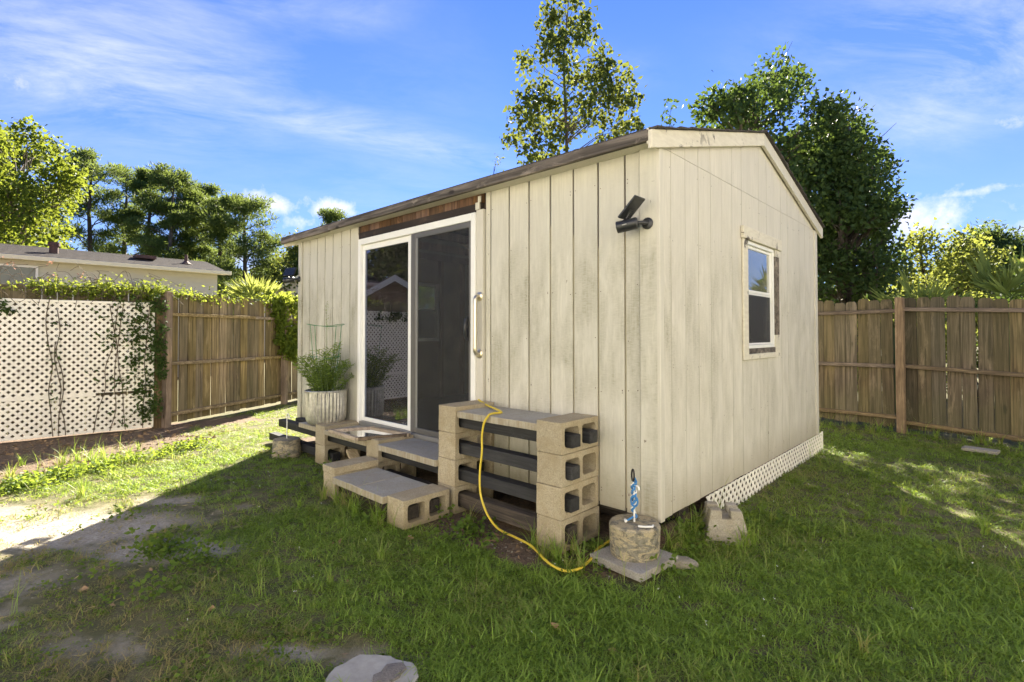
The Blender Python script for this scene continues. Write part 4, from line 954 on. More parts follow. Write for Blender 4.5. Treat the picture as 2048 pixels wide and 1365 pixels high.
# ------------------------------------------------------------------ fences
def picket_mesh(w, hgt_, t, mat, name, ear=.03):
    poly = [(-w / 2, 0, 0), (w / 2, 0, 0), (w / 2, 0, hgt_ - ear), (w / 2 - ear * .35, 0, hgt_ - ear * .3), (w / 2 - ear, 0, hgt_), (-w / 2 + ear, 0, hgt_), (-w / 2 + ear * .35, 0, hgt_ - ear * .3), (-w / 2, 0, hgt_ - ear)]
    mb = MB().prism(poly, (0, t, 0)); me = bpy.data.meshes.new(name); me.from_pydata(mb.v, [], mb.f); me.materials.append(mat)
    bm = bmesh.new(); bm.from_mesh(me); bmesh.ops.recalc_face_normals(bm, faces=bm.faces); bm.to_mesh(me); bm.free(); return me
def fence(label, p0, p1, h0, h1, mats, posts, zb=.04, rails=(.20, .82, 1.45), facing=-1, pitch=.1465, w=.139, rail_h=.048):
    """rails on the side given by facing (left normal of p0->p1 times facing)"""
    p0, p1 = Vector((*p0, 0)), Vector((*p1, 0)); L = (p1 - p0).length; t = (p1 - p0) / L; nrm = Vector((-t.y, t.x, 0)) * facing; ang = math.atan2(t.y, t.x)
    f = thing('wooden_fence', label, 'fence', p0, 'wooden privacy fences round the yard')
    me = [picket_mesh(w + jit(.004), 1.0, .016, M[mats[0]], 'picket') for _ in range(4)]
    n = int(L / pitch)
    for k in range(n):
        s = (k + .5) * pitch; hh = h0 + (h1 - h0) * s / L + jit(.022)
        o = link('picket', random.choice(me), p0 + t * (s + jit(.003)) + Vector((0, 0, zb + jit(.012))), f)
        o.rotation_euler = (jit(.006), jit(.007), ang + (math.pi if random.random() < .5 else 0)); o.scale = (1, 1, hh)
    for z in rails:
        zz = z; a = p0 + nrm * .036 + Vector((0, 0, zz + jit(.02))); b = p1 + nrm * .036 + Vector((0, 0, zz + (h1 - h0) * .6 + jit(.02)))
        m = int(L / 2.44) + 1
        for i in range(m):
            u0, u1 = i / m, (i + 1) / m; q0, q1 = a.lerp(b, u0), a.lerp(b, u1); g = (q1 - q0).normalized() * .003
            sag = Vector((0, 0, jit(.008))); MB().beam(q0 + g + nrm * .014, q1 - g + sag + nrm * .014, .062, rail_h).build('rail', M[mats[1]], f, False, .004)
    for s in posts:
        q = p0 + t * s + nrm * .100; hh = h0 + (h1 - h0) * s / L + zb - .01
        mb = MB().obox(q + Vector((0, 0, hh / 2 - .1)), t * .09, nrm * .09, (0, 0, hh + .2)); mb.build('post', M['post'] if len(mats) < 3 else M[mats[2]], f, False, .005)
    return f
# right fence (two runs meeting at a post)
fence('grey brown picket fence run from behind the shed to the post on the right', (-2.6, 6.24), (.57, 5.76), 1.66, 1.75, ('picket', 'rail'), [3.17], .05, (.15, .83, 1.56), -1)
fence('grey brown picket fence run from the post to the right edge of the picture', (.55, 5.764), (5.2, 5.20), 1.76, 1.40, ('picket', 'rail'), [2.4, 4.5], .05, (.15, .88, 1.64), -1)
# left fence: run between the lattice and the shed, then the run behind the lattice
fence('warm brown picket fence run between the lattice post and the shed end', (-7.10, -.98), (-9.6, 3.6), 1.88, 1.84, ('pickwarm', 'railwarm', 'post'), [.02, 2.45], .03, (.17, .90, 1.60), -1)
fence('picket fence run behind the white lattice with vines over its top', (-7.62, -6.0), (-7.16, -1.02), 1.86, 1.90, ('picket', 'rail', 'picket'), [2.5], .03, (.25, .9, 1.45), -1)
o = MB().box(-7.125, -7.03, -1.06, -.955, -.1, 1.80).build('corner_post', M['post'], None, False, .005); tag(o, 'wooden post at the right edge of the white lattice, green with vine', 'post')
# white lattice panels
La, Lb = Vector((-6.985, -1.075, 0)), Vector((-7.295, -3.51, 0)); Lt = (Lb - La).normalized(); Ln = Vector((-Lt.y, Lt.x, 0)); Ln = Ln if Ln.x > 0 else -Ln
lat = thing('lattice_panel', 'white diagonal lattice panel with a creeper on its right side, before the left fence', 'lattice', La)
def lp(u, v, d): return La + Lt * u + Ln * d + Vector((0, 0, v))
LW = (Lb - La).length
for (v0, v1) in ((.535, 1.725), (.045, .50)):
    for i, sgn in enumerate((1, -1)):
        for poly in lattice_strips(0.012, LW - .01, v0, v1, .0845, .0305, sgn):
            MB().prism([lp(u, v, .004 + .0075 * i) for u, v in poly], Ln * .007).build('slat', M['lattice'], lat)
for (v0, v1, u0, u1) in ((1.70, 1.73, 0, LW), (.030, .060, 0, LW), (.497, .540, .62, LW)):
    MB().prism([lp(u0, v0, .0195), lp(u1, v0, .0195), lp(u1, v1, .0195), lp(u0, v1, .0195)], Ln * .006).build('lattice_rail', M['lattice'], lat)
MB().prism([lp(0, .03, .0195), lp(.022, .03, .0195), lp(.022, 1.73, .0195), lp(0, 1.73, .0195)], Ln * .006).build('lattice_stile', M['lattice'], lat)
l2 = MB(); Lc = Lb + Lt * 2.6
for (v0, v1) in ((.535, 1.725), (.045, .50)):
    for i, sgn in enumerate((1, -1)):
        for poly in lattice_strips(LW + .01, LW + 2.45, v0, v1, .0845, .0305, sgn): l2.prism([lp(u, v, .004 + .0075 * i) for u, v in poly], Ln * .007)
o = l2.build('lattice_panel', M['lattice'], None); tag(o, 'further white lattice panel along the left fence, seen in the door glass', 'lattice')

# ------------------------------------------------------------------ neighbour houses
def house_left():
    hs = thing('mobile_home', 'long pale sided single storey house with brown roof behind the left fence', 'house', (-18.4, -5, 0))
    X, Y0, Y1, E = -16.2, -14.0, 2.5, 3.22
    nl = 22
    for k in range(nl):
        z0 = .5 + k * (E - .5) / nl; z1 = z0 + (E - .5) / nl
        MB().prism([(X, Y0, z0), (X - .03, Y0, z0), (X - .03, Y0, z1), (X - .012, Y0, z1)], (0, Y1 - Y0, 0)).build('siding_course', M['lap'], hs)
    MB().box(X - 4.2, X - .031, Y0 + .02, Y1 - .02, .0, E - .01).build('wall', M['lap'], hs)
    R_ = lambda x: E + .02 + .245 * (2.1 - abs(x - (X - 2.1)))
    nc = 11
    for k in range(nc):
        x0 = X + .32 - k * 2.42 / nc; x1 = x0 - 2.42 / nc * 1.05
        MB().prism([(x0, Y0 - .2, R_(x0) + .02), (x1, Y0 - .2, R_(x1) + .004), (x1, Y0 - .2, R_(x1) - .03), (x0, Y0 - .2, R_(x0) - .01)], (0, Y1 - Y0 + .45, 0)).build('shingle_course', M['brshingle'], hs)
    MB().prism([(X - 2.1, Y0 - .2, R_(X - 2.1)), (X - 4.5, Y0 - .2, R_(X - 4.5)), (X - 4.5, Y0 - .2, R_(X - 4.5) - .04), (X - 2.1, Y0 - .2, R_(X - 2.1) - .04)], (0, Y1 - Y0 + .45, 0)).build('rear_roof', M['brshingle'], hs)
    MB().box(X + .30, X + .40, Y0 - .25, Y1 + .28, E - .12, E - .005).build('gutter', M['gutter'], hs, False, .01)
    MB().box(X + .0015, X + .30, Y0, Y1 + .2, E - .10, E - .085).build('soffit', M['gutter'], hs)
    MB().prism([(X - .05, Y1 + .001, E - .01), (X - 4.1, Y1 + .001, E - .01), (X - 2.1, Y1 + .001, R_(X - 2.1) - .05)], (0, .03, 0)).build('gable', M['lap'], hs)
    for (y0, y1, z0, z1) in ((-3.7, -1.62, 1.7, 3.0), (-9.5, -8.2, 1.7, 3.0)):
        w = MB(); t = .05
        w.box(X + .001, X + .05, y0, y0 + t, z0, z1); w.box(X + .001, X + .05, y1 - t, y1, z0, z1); w.box(X + .001, X + .05, y0 + t, y1 - t, z0, z0 + t); w.box(X + .001, X + .05, y0 + t, y1 - t, z1 - t, z1); w.box(X + .001, X + .045, (y0 + y1) / 2 - .025, (y0 + y1) / 2 + .025, z0 + t, z1 - t); w.box(X + .001, X + .04, y0 + t, y1 - t, (z0 + z1) / 2 - .02, (z0 + z1) / 2 + .02)
        wn = w.build('window', M['white'], hs); MB().box(X + .0005, X + .012, y0 + t, y1 - t, z0 + t, z1 - t).build('pane', M['dwin'], wn)
    for (y, r, hh) in ((-1.25, .10, .28), (-4.05, .06, .2)):
        x = X - .9; z = R_(x); MB().tube([(x, y, z - .05), (x, y, z + hh)], r, 12).build('roof_vent', M['pipe'], hs, True); MB().tube([(x, y, z + hh - .08), (x, y, z + hh + .02)], r * 1.35, 12).build('vent_cap', M['pipe'], hs, True)
    x = X - 1.2; MB().box(x - .25, x + .25, .6, 1.1, R_(x) + .02, R_(x) + .12).build('roof_vent', M['pipe'], hs)
    x = X - 1.0; MB().tube([(x, 1.9, R_(x)), (x, 1.9, R_(x) + .05), (x, 1.9, R_(x) + .1), (x, 1.9, R_(x) + .3)], [.17, .10, .05, .04], 10).build('vent_pipe', M['pipe'], hs)
    fl = MB().box(X + .01, X + .10, .30, .50, 2.62, 2.74); fl.tube([(X + .1, .40, 2.68), (X + .22, .33, 2.62)], [.05, .10], 10); fl.tube([(X + .1, .40, 2.68), (X + .22, .47, 2.62)], [.05, .10], 10)
    fl.build('floodlight', M['floodm'], hs)
house_left()
def gable_house(label, c, yaw, w, L, E, Pk, wm, rm, trim, win=None, wlab=None):
    hs = thing('gable_house', label, 'house', (c[0], c[1], 0)); rot = Matrix.Rotation(yaw, 3, 'Z'); C0 = Vector((c[0], c[1], 0))
    T_ = lambda p: C0 + rot @ Vector(p)
    nl = 16
    for k in range(nl):
        z0 = E * k / nl; z1 = E * (k + 1) / nl
        MB().prism([T_((-w / 2, 0, z0)), T_((w / 2, 0, z0)), T_((w / 2, -.0 + .015, z1)), T_((-w / 2, .015, z1))], rot @ Vector((0, .03, 0))).build('siding_course', wm, hs)
    MB().prism([T_((-w / 2, .05, 0)), T_((w / 2, .05, 0)), T_((w / 2, .05, E)), T_((0, .05, Pk)), T_((-w / 2, .05, E))], rot @ Vector((0, L, 0))).build('wall', wm, hs)
    MB().prism([T_((-w / 2, .0, E)), T_((w / 2, .0, E)), T_((0, .0, Pk))], rot @ Vector((0, .045, 0))).build('gable', wm, hs)
    for s in (-1, 1):
        o = .35; ez = E - (Pk - E) / (w / 2) * o
        MB().prism([T_((s * (w / 2 + o), -.3, ez)), T_((0, -.3, Pk)), T_((0, -.3, Pk + .10)), T_((s * (w / 2 + o), -.3, ez + .10))], rot @ Vector((0, L + .6, 0))).build('roof', rm, hs)
        MB().prism([T_((s * (w / 2 + o), -.34, ez - .10)), T_((0, -.34, Pk - .10)), T_((0, -.34, Pk + .09)), T_((s * (w / 2 + o), -.34, ez + .09))], rot @ Vector((0, .035, 0))).build('rake_board', trim, hs)
    for (x, z0, z1, ww) in (win or []):
        f = MB().prism([T_((x - ww / 2, -.03, z0)), T_((x + ww / 2, -.03, z0)), T_((x + ww / 2, -.03, z1)), T_((x - ww / 2, -.03, z1))], rot @ Vector((0, .028, 0))).build('window', M['white'], hs)
        MB().prism([T_((x - ww / 2 + .06, -.036, z0 + .06)), T_((x + ww / 2 - .06, -.036, z0 + .06)), T_((x + ww / 2 - .06, -.036, z1 - .06)), T_((x - ww / 2 + .06, -.036, z1 - .06))], rot @ Vector((0, .004, 0))).build('pane', M['dwin'], f)
    return hs
c2 = far(612, 29); gable_house('cream gable fronted house glimpsed between the far shed camera and the palm', c2, YAW + .12, 5.4, 9, 2.95, 4.65, M['cream'], M['brshingle'], M['gutter'])
# the neighbour whose red roof shows in the door glass, then two added houses out of view that bounce sunlight
gable_house('red garden hut with white rake boards beyond the left fence, mirrored in the door glass', (-12.2, -6.3), R(124), 3.6, 3, 1.95, 3.0, M['redwall'], M['redshingle'], M['white'])
gable_house('added long pale sided house behind the camera, unseen, bouncing sunlight onto the shed front', (1.0, -8.8), R(180), 17, 8, 3.7, 6.0, M['bouncewall'], M['brshingle'], M['white'], [(-5.5, 1.0, 2.1, 1.1), (-1.0, .1, 2.1, .95), (3.5, 1.0, 2.1, 1.5)])  # added, out of view: its sunlit wall fills the shaded shed front
gable_house('added pale sided house right of the yard, unseen, bouncing sunlight onto the shed side', (7.2, -1.5), R(-90), 13, 8, 5.0, 7.2, M['bouncewall'], M['brshingle'], M['white'], [(-3.5, 1.0, 2.1, 1.1), (2.5, 1.0, 2.1, 1.1)])  # added, out of view: reflects sun onto the right wall of the shed

# ------------------------------------------------------------------ trees
def limb_path(a, b, sag=.15, n=5):
    a, b = Vector(a), Vector(b); out = []
    for i in range(n + 1):
        t = i / n; p = a.lerp(b, t); p.z += math.sin(t * math.pi) * sag * (b - a).length * .5
        p += Vector((jit(.03), jit(.03), jit(.02))) * (b - a).length * (1 if 0 < i < n else 0); out.append(p)
    return out
def tree(name, label, base, height, clumps, leafmat, barkmat, leaf_len, leaf_w, per, r_trunk, group=None, droop=.2, split=.35, up=0.0, seed=1, shell=.4, cat='tree'):
    """clumps: list of (center, (rx,ry,rz)). trunk + limbs reach every clump; per = leaves per unit clump weight"""
    rng = np.random.default_rng(seed); x, y = base
    t = thing(name, label, cat, (x, y, 0), group)
    tr = MB(); top = Vector((x + jit(.1), y + jit(.1), height * .93)); pts = [Vector((x, y, -.15)), Vector((x + jit(.05), y + jit(.05), height * .2))]
    for k in (.4, .6, .8): pts.append(Vector((x + jit(.15), y + jit(.15), height * k)))
    pts.append(top); tr.tube(pts, [r_trunk * q for q in (1.25, 1.0, .8, .58, .35, .08)], 9); tr.build('trunk', barkmat, t, True)
    lb = MB(); bs = []
    for (c, rad) in clumps:
        c = Vector(c); zt = max(height * .15, min(height * .88, c.z - (Vector((c.x - x, c.y - y)).length) * .75)); k = zt / height * 1.0
        i = max(0, min(len(pts) - 2, next((j for j in range(len(pts) - 1) if pts[j + 1].z >= zt), len(pts) - 2))); u = (zt - pts[i].z) / max(1e-3, pts[i + 1].z - pts[i].z); s = pts[i].lerp(pts[i + 1], u)
        rl = r_trunk * (.42 - .3 * zt / height); lb.tube(limb_path(s, c, .12), [rl, rl * .8, rl * .6, rl * .45, rl * .3, rl * .12], 6, False)
        for q in range(3):
            e = c + Vector((rng.normal() * rad[0] * .6, rng.normal() * rad[1] * .6, rng.normal() * rad[2] * .6)); lb.tube(limb_path(s.lerp(c, .7), e, .05, 3), [rl * .35, rl * .25, rl * .18, rl * .08], 5, False)
        wgt = rad[0] * rad[1] * rad[2]; n = max(20, int(per * wgt ** (2 / 3)))
        # leaves grouped into sprigs inside the clump
        ns = max(4, n // 9); d = rng.normal(size=(ns, 3)); d /= np.linalg.norm(d, axis=1, keepdims=True); rr = rng.random(ns) ** shell
        sc = np.array(rad); sp = np.array(list(c)) + d * rr[:, None] * sc
        idx = rng.integers(0, ns, n); P = sp[idx] + rng.normal(size=(n, 3)) * leaf_len * .85
        D = d[idx] * .6 + rng.normal(size=(n, 3)) * .8 + np.array([0, 0, up - droop])
        tn = np.clip(rng.normal(.5, .22, n) + (rng.random(ns)[idx] - .5) * .5, 0, 1)
        bs.append(leaf_batch(rng, P, D, rng.uniform(.7, 1.25, n) * leaf_len, rng.uniform(.7, 1.2, n) * leaf_w, .18, tn))
    lb.build('limbs', barkmat, t, True); leaves_obj('crown', bs, leafmat, t); return t
def crown(cx, cy, zlo, zhi, rx, n, rc, shape, seed):
    """clump centres spread through an envelope; shape(t) gives relative width at height t"""
    rg = random.Random(seed); out = []
    for k in range(n):
        t = (k + rg.random()) / n; a = rg.uniform(0, 6.283); r = rx * shape(t) * rg.uniform(.25, 1) ** .6; s = rc * rg.uniform(.7, 1.25) * (.55 + .6 * shape(t))
        out.append(((cx + r * math.cos(a), cy + r * math.sin(a), zlo + (zhi - zlo) * t), (s, s, s * .8)))
    return out
egg = lambda t: max(.12, math.sin(min(1, (t + .12) / 1.12) ** .8 * math.pi) ** .7)
cone = lambda t: max(.10, (1 - t) ** .75 * min(1, .55 + t * 2.2))
def poly_clumps(poly, Z, depth, n, r, seed):
    """clump centres filling an outline: columns/rows of the crown profile, spread in depth like a round crown"""
    rg = random.Random(seed); xs = [p[0] for p in poly]; ys = [p[1] for p in poly]; out = []; cx = (min(xs) + max(xs)) / 2; hw = (max(xs) - min(xs)) / 2
    def inside(x, y):
        c = False; j = len(poly) - 1
        for i in range(len(poly)):
            (xi, yi), (xj, yj) = poly[i], poly[j]
            if (yi > y) != (yj > y) and x < (xj - xi) * (y - yi) / (yj - yi) + xi: c = not c
            j = i
        return c
    while len(out) < n:
        x, y = rg.uniform(min(xs), max(xs)), rg.uniform(min(ys), max(ys))
        if not inside(x, y): continue
        e = max(0.15, 1 - ((x - cx) / hw) ** 2) ** .5; z = Z + rg.choice((-1, 1)) * (rg.random() ** .5) * depth * e; a, b = far(x, z); q = r * rg.uniform(.7, 1.25); out.append(((a, b, max(.4, hgt(y, z))), (q, q, q * .9)))
    return out
def pt(poly, Z, depth, n, r, name, label, leafm, barkm, ll, lw, per, rt, group=None, seed=1, shell=.4, droop=.2, trunk_px=None):
    xs = [p[0] for p in poly]; top = min(p[1] for p in poly); b = far(trunk_px or sum(xs) / len(xs), Z)
    return tree(name, label, b, hgt(top, Z), poly_clumps(poly, Z, depth, n, r, seed), M[leafm], M[barkm], ll, lw, per, rt, group, droop, seed=seed, shell=shell)
def bt(px, Z, top, wpx, zlo, n, rc, shape, name, label, leafm, barkm, ll, lw, per, rt, group=None, seed=1, shell=.4, droop=.2):
    x, y = far(px, Z); hz = hgt(top, Z); rx = wpx / FPX * Z
    return tree(name, label, (x, y), hz, crown(x, y, zlo, hz - rc * .5, rx, n, rc, shape, seed), M[leafm], M[barkm], ll, lw, per, rt, group, droop, seed=seed, shell=shell)
GB_ = 'trees beyond the yard fences'
pt([(-70, 262), (-20, 255), (5, 262), (20, 285), (45, 252), (62, 256), (72, 290), (100, 295), (112, 322), (140, 352), (168, 358), (170, 375), (146, 405), (150, 440), (135, 480), (120, 520), (-70, 530)], 24, 3.4, 84, .55, 'broadleaf_tree', 'bright yellow green broadleaf tree left above the brown roofed house', 'leafsun', 'bark', .19, .15, 640, .22, GB_, 3, .35, trunk_px=20)
bt(-170, 23, 200, 130, 2.5, 34, 1.0, egg, 'broadleaf_tree', 'yellow green broadleaf tree cut by the left edge of the picture', 'leafsun', 'bark', .20, .15, 560, .22, GB_, 4)
# pines
def pine(px, Z, top, lean, label, wpx=60, lo=.5, seed=1, dens=1.0):
    rg = random.Random(seed); rng = np.random.default_rng(seed); x, y = far(px, Z); H = hgt(top, Z); W_ = 1.30 * wpx / FPX * Z
    t = thing('pine_tree', label, 'tree', (x, y, 0), 'tall pines behind the left house')
    side = RT * lean; pts = [Vector((x, y, -.2)) + side * (k * H * .12) + Vector((jit(.12), jit(.12), k * H)) for k in (0, .25, .5, .7, .85, .97)]
    MB().tube(pts, [.22, .19, .16, .13, .09, .03], 8).build('trunk', M['pbark'], t, True)
    lb = MB(); bs = []
    nb = int(27 * dens)
    for k in range(nb):
        u = lo + (1 - lo) * (k + rg.random()) / nb; z = u * H; i = max(j for j in range(5) if pts[j].z <= max(z, pts[0].z + .01)); s = pts[i].lerp(pts[i + 1], min(1, (z - pts[i].z) / (pts[i + 1].z - pts[i].z)))
        a = rg.uniform(0, 6.283); v = (u - lo) / (1 - lo); L = W_ * max(.25, math.sin(min(1, (v + .25) / 1.25) * math.pi) ** .6) * rg.uniform(.5, 1.1)
        e = s + Vector((math.cos(a) * L, math.sin(a) * L, L * rg.uniform(.05, .55))); lb.tube(limb_path(s, e, .1, 3), [.05, .04, .03, .012], 5, False)
        for q in range(rg.randint(3, 5)):
            c = s.lerp(e, rg.uniform(.45, 1.05)) + Vector((jit(.4), jit(.4), jit(.25) + .1)); r = W_ * rg.uniform(.13, .24)
            n = 120; d = rng.normal(size=(n, 3)); d /= np.linalg.norm(d, axis=1, keepdims=True); P = np.array(list(c)) + d * (rng.random(n) ** .45)[:, None] * np.array([r * 1.25, r * 1.25, r * .62])
            bs.append(leaf_batch(rng, P, d * .7 + rng.normal(size=(n, 3)) * .5 + np.array([0, 0, .45]), rng.uniform(.22, .42, n), rng.uniform(.05, .09, n), .1))
    lb.build('limbs', M['pbark'], t, True); leaves_obj('needles', bs, M['needle'], t)
for i, (px, Z, top, lean, lab, w, lo) in enumerate([
    (178, 42, 300, 0, 'pine just right of the bright broadleaf tree, partly hidden by it', 62, .25), (245, 44, 335, .1, 'dense dark pine second from the bright broadleaf tree', 60, .25),
    (298, 43, 338, 0, 'pine with a straight bare trunk, left one of the close pair', 44, .50), (322, 40, 345, .5, 'pine with a slanting trunk, right one of the close pair', 52, .48),
    (372, 43, 378, 0, 'slim pine in the middle of the row behind the house', 44, .48), (408, 46, 372, -.1, 'pine behind the roof with a thin crown between two others', 46, .35),
    (436, 42, 400, .2, 'dark leafy pine over the right end of the brown roof', 48, .25), (487, 40, 398, 0, 'round topped pine at the right end of the row', 62, .38), (655, 45, 425, 0, 'pine top showing just above the left end of the shed roof', 46, .3)]):
    pine(px, Z, top, lean, lab, w, lo, 20 + i)
bt(592, 30, 470, 40, 2.5, 22, .8, egg, 'broadleaf_tree', 'green tree at the left end of the shed roof above the gable house', 'leafmid', 'bark', .22, .16, 480, .15, GB_, 9)
bt(560, 45, 500, 70, 1.0, 24, 1.3, egg, 'broadleaf_tree', 'low leafy tree behind the palm at the end of the pine row', 'leafmid', 'bark', .26, .2, 420, .2, GB_, 10)
bt(225, 50, 478, 75, .5, 14, 1.3, egg, 'broadleaf_tree', 'dark tree filling the gap under the dense pines', 'leafdark', 'bark', .3, .24, 420, .2, GB_, 13)
# centre: sparse tall tree behind the shed
cx_, cy_ = far(1135, 11.6)
cl = []
rg = random.Random(5)
for (px, py, r) in [(1112, 12, .20), (1098, 38, .20), (1120, 48, .24), (1165, 22, .20), (1172, 48, .22), (1150, 66, .18), (1108, 72, .2), (1085, 88, .22), (1110, 98, .26), (1132, 110, .20), (1048, 108, .12), (1054, 128, .13), (1118, 130, .22), (1140, 140, .18), (1202, 100, .14), (1200, 122, .20), (1188, 142, .22), (1060, 168, .18), (1085, 175, .26), (1150, 155, .24), (1165, 180, .2), (1230, 128, .12), (1225, 155, .2), (1210, 178, .24), (1250, 155, .14), (1262, 135, .09), (1055, 200, .24), (1085, 208, .28), (1120, 200, .26), (1145, 215, .24), (1180, 205, .22), (1215, 200, .2), (1240, 190, .2), (1268, 190, .16), (1045, 230, .22), (1075, 240, .30), (1110, 245, .32), (1145, 250, .28), (1180, 240, .22), (1210, 235, .16), (1250, 200, .14), (1265, 230, .14), (1245, 250, .16), (1275, 255, .10), (1015, 274, .11), (1040, 272, .16), (1065, 280, .26), (1100, 285, .32), (1140, 290, .32), (1180, 280, .26), (1215, 275, .2), (1245, 275, .2), (1275, 240, .1), (1060, 310, .24), (1095, 320, .3), (1130, 330, .3), (1170, 320, .3), (1210, 310, .24), (1110, 360, .3), (1160, 360, .3), (1130, -25, .2), (1160, -10, .16), (1145, -50, .2)]:
    k_ = 1.25 if (py < 150 or px > 1200 or px < 1060) else .88
    if rg.random() < .16 and py > 90 and 1070 < px < 1200: continue
    Z = 11.6 + rg.uniform(-.8, .8); x, y = far(px, Z); cl.append(((x, y, hgt(py, Z)), (r * k_, r * k_, r * k_ * 1.15)))
tree('maple_tree', 'tall sparse tree with yellow green leaves rising behind the middle of the shed', (cx_, cy_), hgt(-60, 11.6), cl, M['leafmid'], M['bark'], .12, .10, 1500, .062, GB_, .5, seed=5, shell=.55)
bt(990, 17, 300, 32, 2.0, 16, .42, egg, 'small_tree', 'small grey green tree top over the shed roof left of the tall sparse tree', 'leafmid', 'bark', .11, .05, 420, .08, GB_, 15)
bt(1345, 12.5, 185, 20, 2.5, 16, .26, cone, 'small_tree', 'thin leafy shoot above the shed ridge left of the dark trees', 'leafdark', 'bark', .12, .08, 520, .05, GB_, 16)
# dark dense trees on the right
pt([(1560, 135), (1590, 150), (1605, 185), (1640, 215), (1660, 300), (1660, 560), (1560, 600), (1372, 600), (1372, 345), (1405, 300), (1410, 215), (1425, 185), (1450, 205), (1470, 165), (1510, 150), (1535, 130)], 12.0, 1.7, 120, .36, 'pear_tree', 'dense dark green tree tallest of the clump behind the shed gable', 'leafdark', 'bark', .12, .085, 1500, .2, GB_, 17, .3)  # crown widened low on its left, unseen behind the shed, to shade the lawn
pt([(1672, 200), (1700, 212), (1712, 240), (1738, 255), (1752, 300), (1775, 340), (1795, 385), (1808, 410), (1800, 450), (1778, 490), (1770, 560), (1740, 600), (1600, 600), (1620, 420), (1640, 300), (1650, 215)], 12.4, 1.6, 110, .34, 'pear_tree', 'dense dark green tree right of the gable, second of the clump', 'leafdark', 'bark', .12, .085, 1500, .2, GB_, 18, .3, trunk_px=1700)
bt(1700, 9.2, 610, 70, .2, 14, .30, egg, 'shrub', 'low sunlit bush showing through the gaps of the right fence', 'leafyel', 'bark', .08, .05, 900, .03, GB_, 61)
bt(1960, 8.6, 625, 90, .2, 16, .30, egg, 'shrub', 'low sunlit bush behind the fence under the large palmetto', 'leafyel', 'bark', .08, .05, 900, .03, GB_, 62)
bt(1745, 11.2, 470, 60, .4, 18, .42, egg, 'shrub', 'dark shrub at the foot of the dense trees behind the right fence', 'leafdark', 'bark', .11, .07, 900, .06, GB_, 21)
bt(1850, 19, 440, 60, 1.0, 28, .62, egg, 'broadleaf_tree', 'sunlit yellow green tree right of the dense dark trees', 'leafyel', 'bark', .16, .11, 420, .1, GB_, 22, .5)
bt(1925, 18, 455, 60, 1.0, 26, .6, egg, 'broadleaf_tree', 'sunlit loose yellow green tree in front of the dark round pine', 'leafyel', 'bark', .16, .11, 420, .1, GB_, 23, .5)
bt(1850, 15, 540, 70, .5, 22, .55, egg, 'shrub', 'glowing yellow bush low over the right fence by the palmetto', 'leafyel', 'bark', .12, .05, 520, .05, GB_, 24)
bt(1985, 30, 448, 70, 2.5, 40, 1.1, egg, 'pine_tree', 'dark round crowned pine at the right edge of the picture', 'needle', 'pbark', .3, .1, 620, .2, GB_, 25)
bt(2085, 22, 500, 60, 1.0, 24, .9, egg, 'broadleaf_tree', 'dark tree cut by the right edge behind the palmetto', 'leafdark', 'bark', .2, .14, 600, .15, GB_, 26)
# palms
def fan_palm(px, Z, ztop, label, n, L, seed, spread=.9, mat='palm', zc=None, cat='palm'):
    rg = random.Random(seed); rng = np.random.default_rng(seed); x, y = far(px, Z); t = thing('fan_palm', label, cat, (x, y, 0), 'palms and palmettos over the fences'); st = MB(); bs = []
    z0 = (zc if zc is not None else ztop - L * 1.2)
    st.tube([(x, y, -.1), (x + jit(.05), y, max(.2, z0 * .6)), (x, y, max(.3, z0))], [.14, .12, .10], 8)
    for k in range(n):
        a = rg.uniform(0, 6.283); el = rg.uniform(.25, 1.35); d = Vector((math.cos(a) * math.cos(el), math.sin(a) * math.cos(el), math.sin(el))); s = Vector((x, y, max(.3, z0))); c = s + d * L * rg.uniform(.45, .7)
        st.tube(limb_path(s, c, .05, 3), [.012, .011, .010, .008], 5, False)
        sdv = d.cross(Vector((0, 0, 1))).normalized(); m = 17; th = np.linspace(-1.25, 1.25, m)
        D = np.array([list(d * math.cos(q) + sdv * math.sin(q)) for q in th]) + rng.normal(size=(m, 3)) * .07; D[:, 2] -= .10 * np.abs(th)
        bs.append(leaf_batch(rng, np.repeat(np.array([list(c)]), m, 0), D, L * .62 * (1 - .25 * np.abs(th)) * rng.uniform(.9, 1.1, m), np.full(m, L * .055), .15, np.clip(rng.normal(.55, .2, m), 0, 1)))
    st.build('stalks', M['stem'], t); leaves_obj('fronds', bs, M[mat], t)
fan_palm(1845, 8.0, 2.3, 'sunlit palmetto fronds poking over the right fence near the dark trees', 13, .80, 31, zc=1.42)
fan_palm(1790, 8.6, 1.9, 'small palmetto behind the fence below the dense dark trees', 7, .6, 34, zc=1.4)
fan_palm(2015, 7.9, 2.4, 'large green palmetto with upright blades over the right fence', 17, 1.0, 32, zc=1.45)
fan_palm(512, 22, 3.7, 'bushy yellow green palm between the brown roof and the gable house', 40, 1.25, 33, zc=2.4)
# far wood closing the horizon
rng = np.random.default_rng(77); bs = []
n = 46000; a = rng.uniform(0, 2 * math.pi, n); rr = rng.uniform(70, 110, n); hmx = 5 + 3.5 * vnoise(a * 12, a * 0, 1.0, 9) + 3 * vnoise(a * 40, a * 0, 1.0, 10)
P = np.stack([np.cos(a) * rr, np.sin(a) * rr, rng.random(n) ** .8 * hmx], 1)
o = leaves_obj('distant_wood', [leaf_batch(rng, P, rng.normal(size=(n, 3)), rng.uniform(.8, 1.8, n), rng.uniform(.6, 1.3, n), .2)], M['leafdark'], None); tag(o, 'far belt of trees closing the horizon all round', None, None, 'stuff')
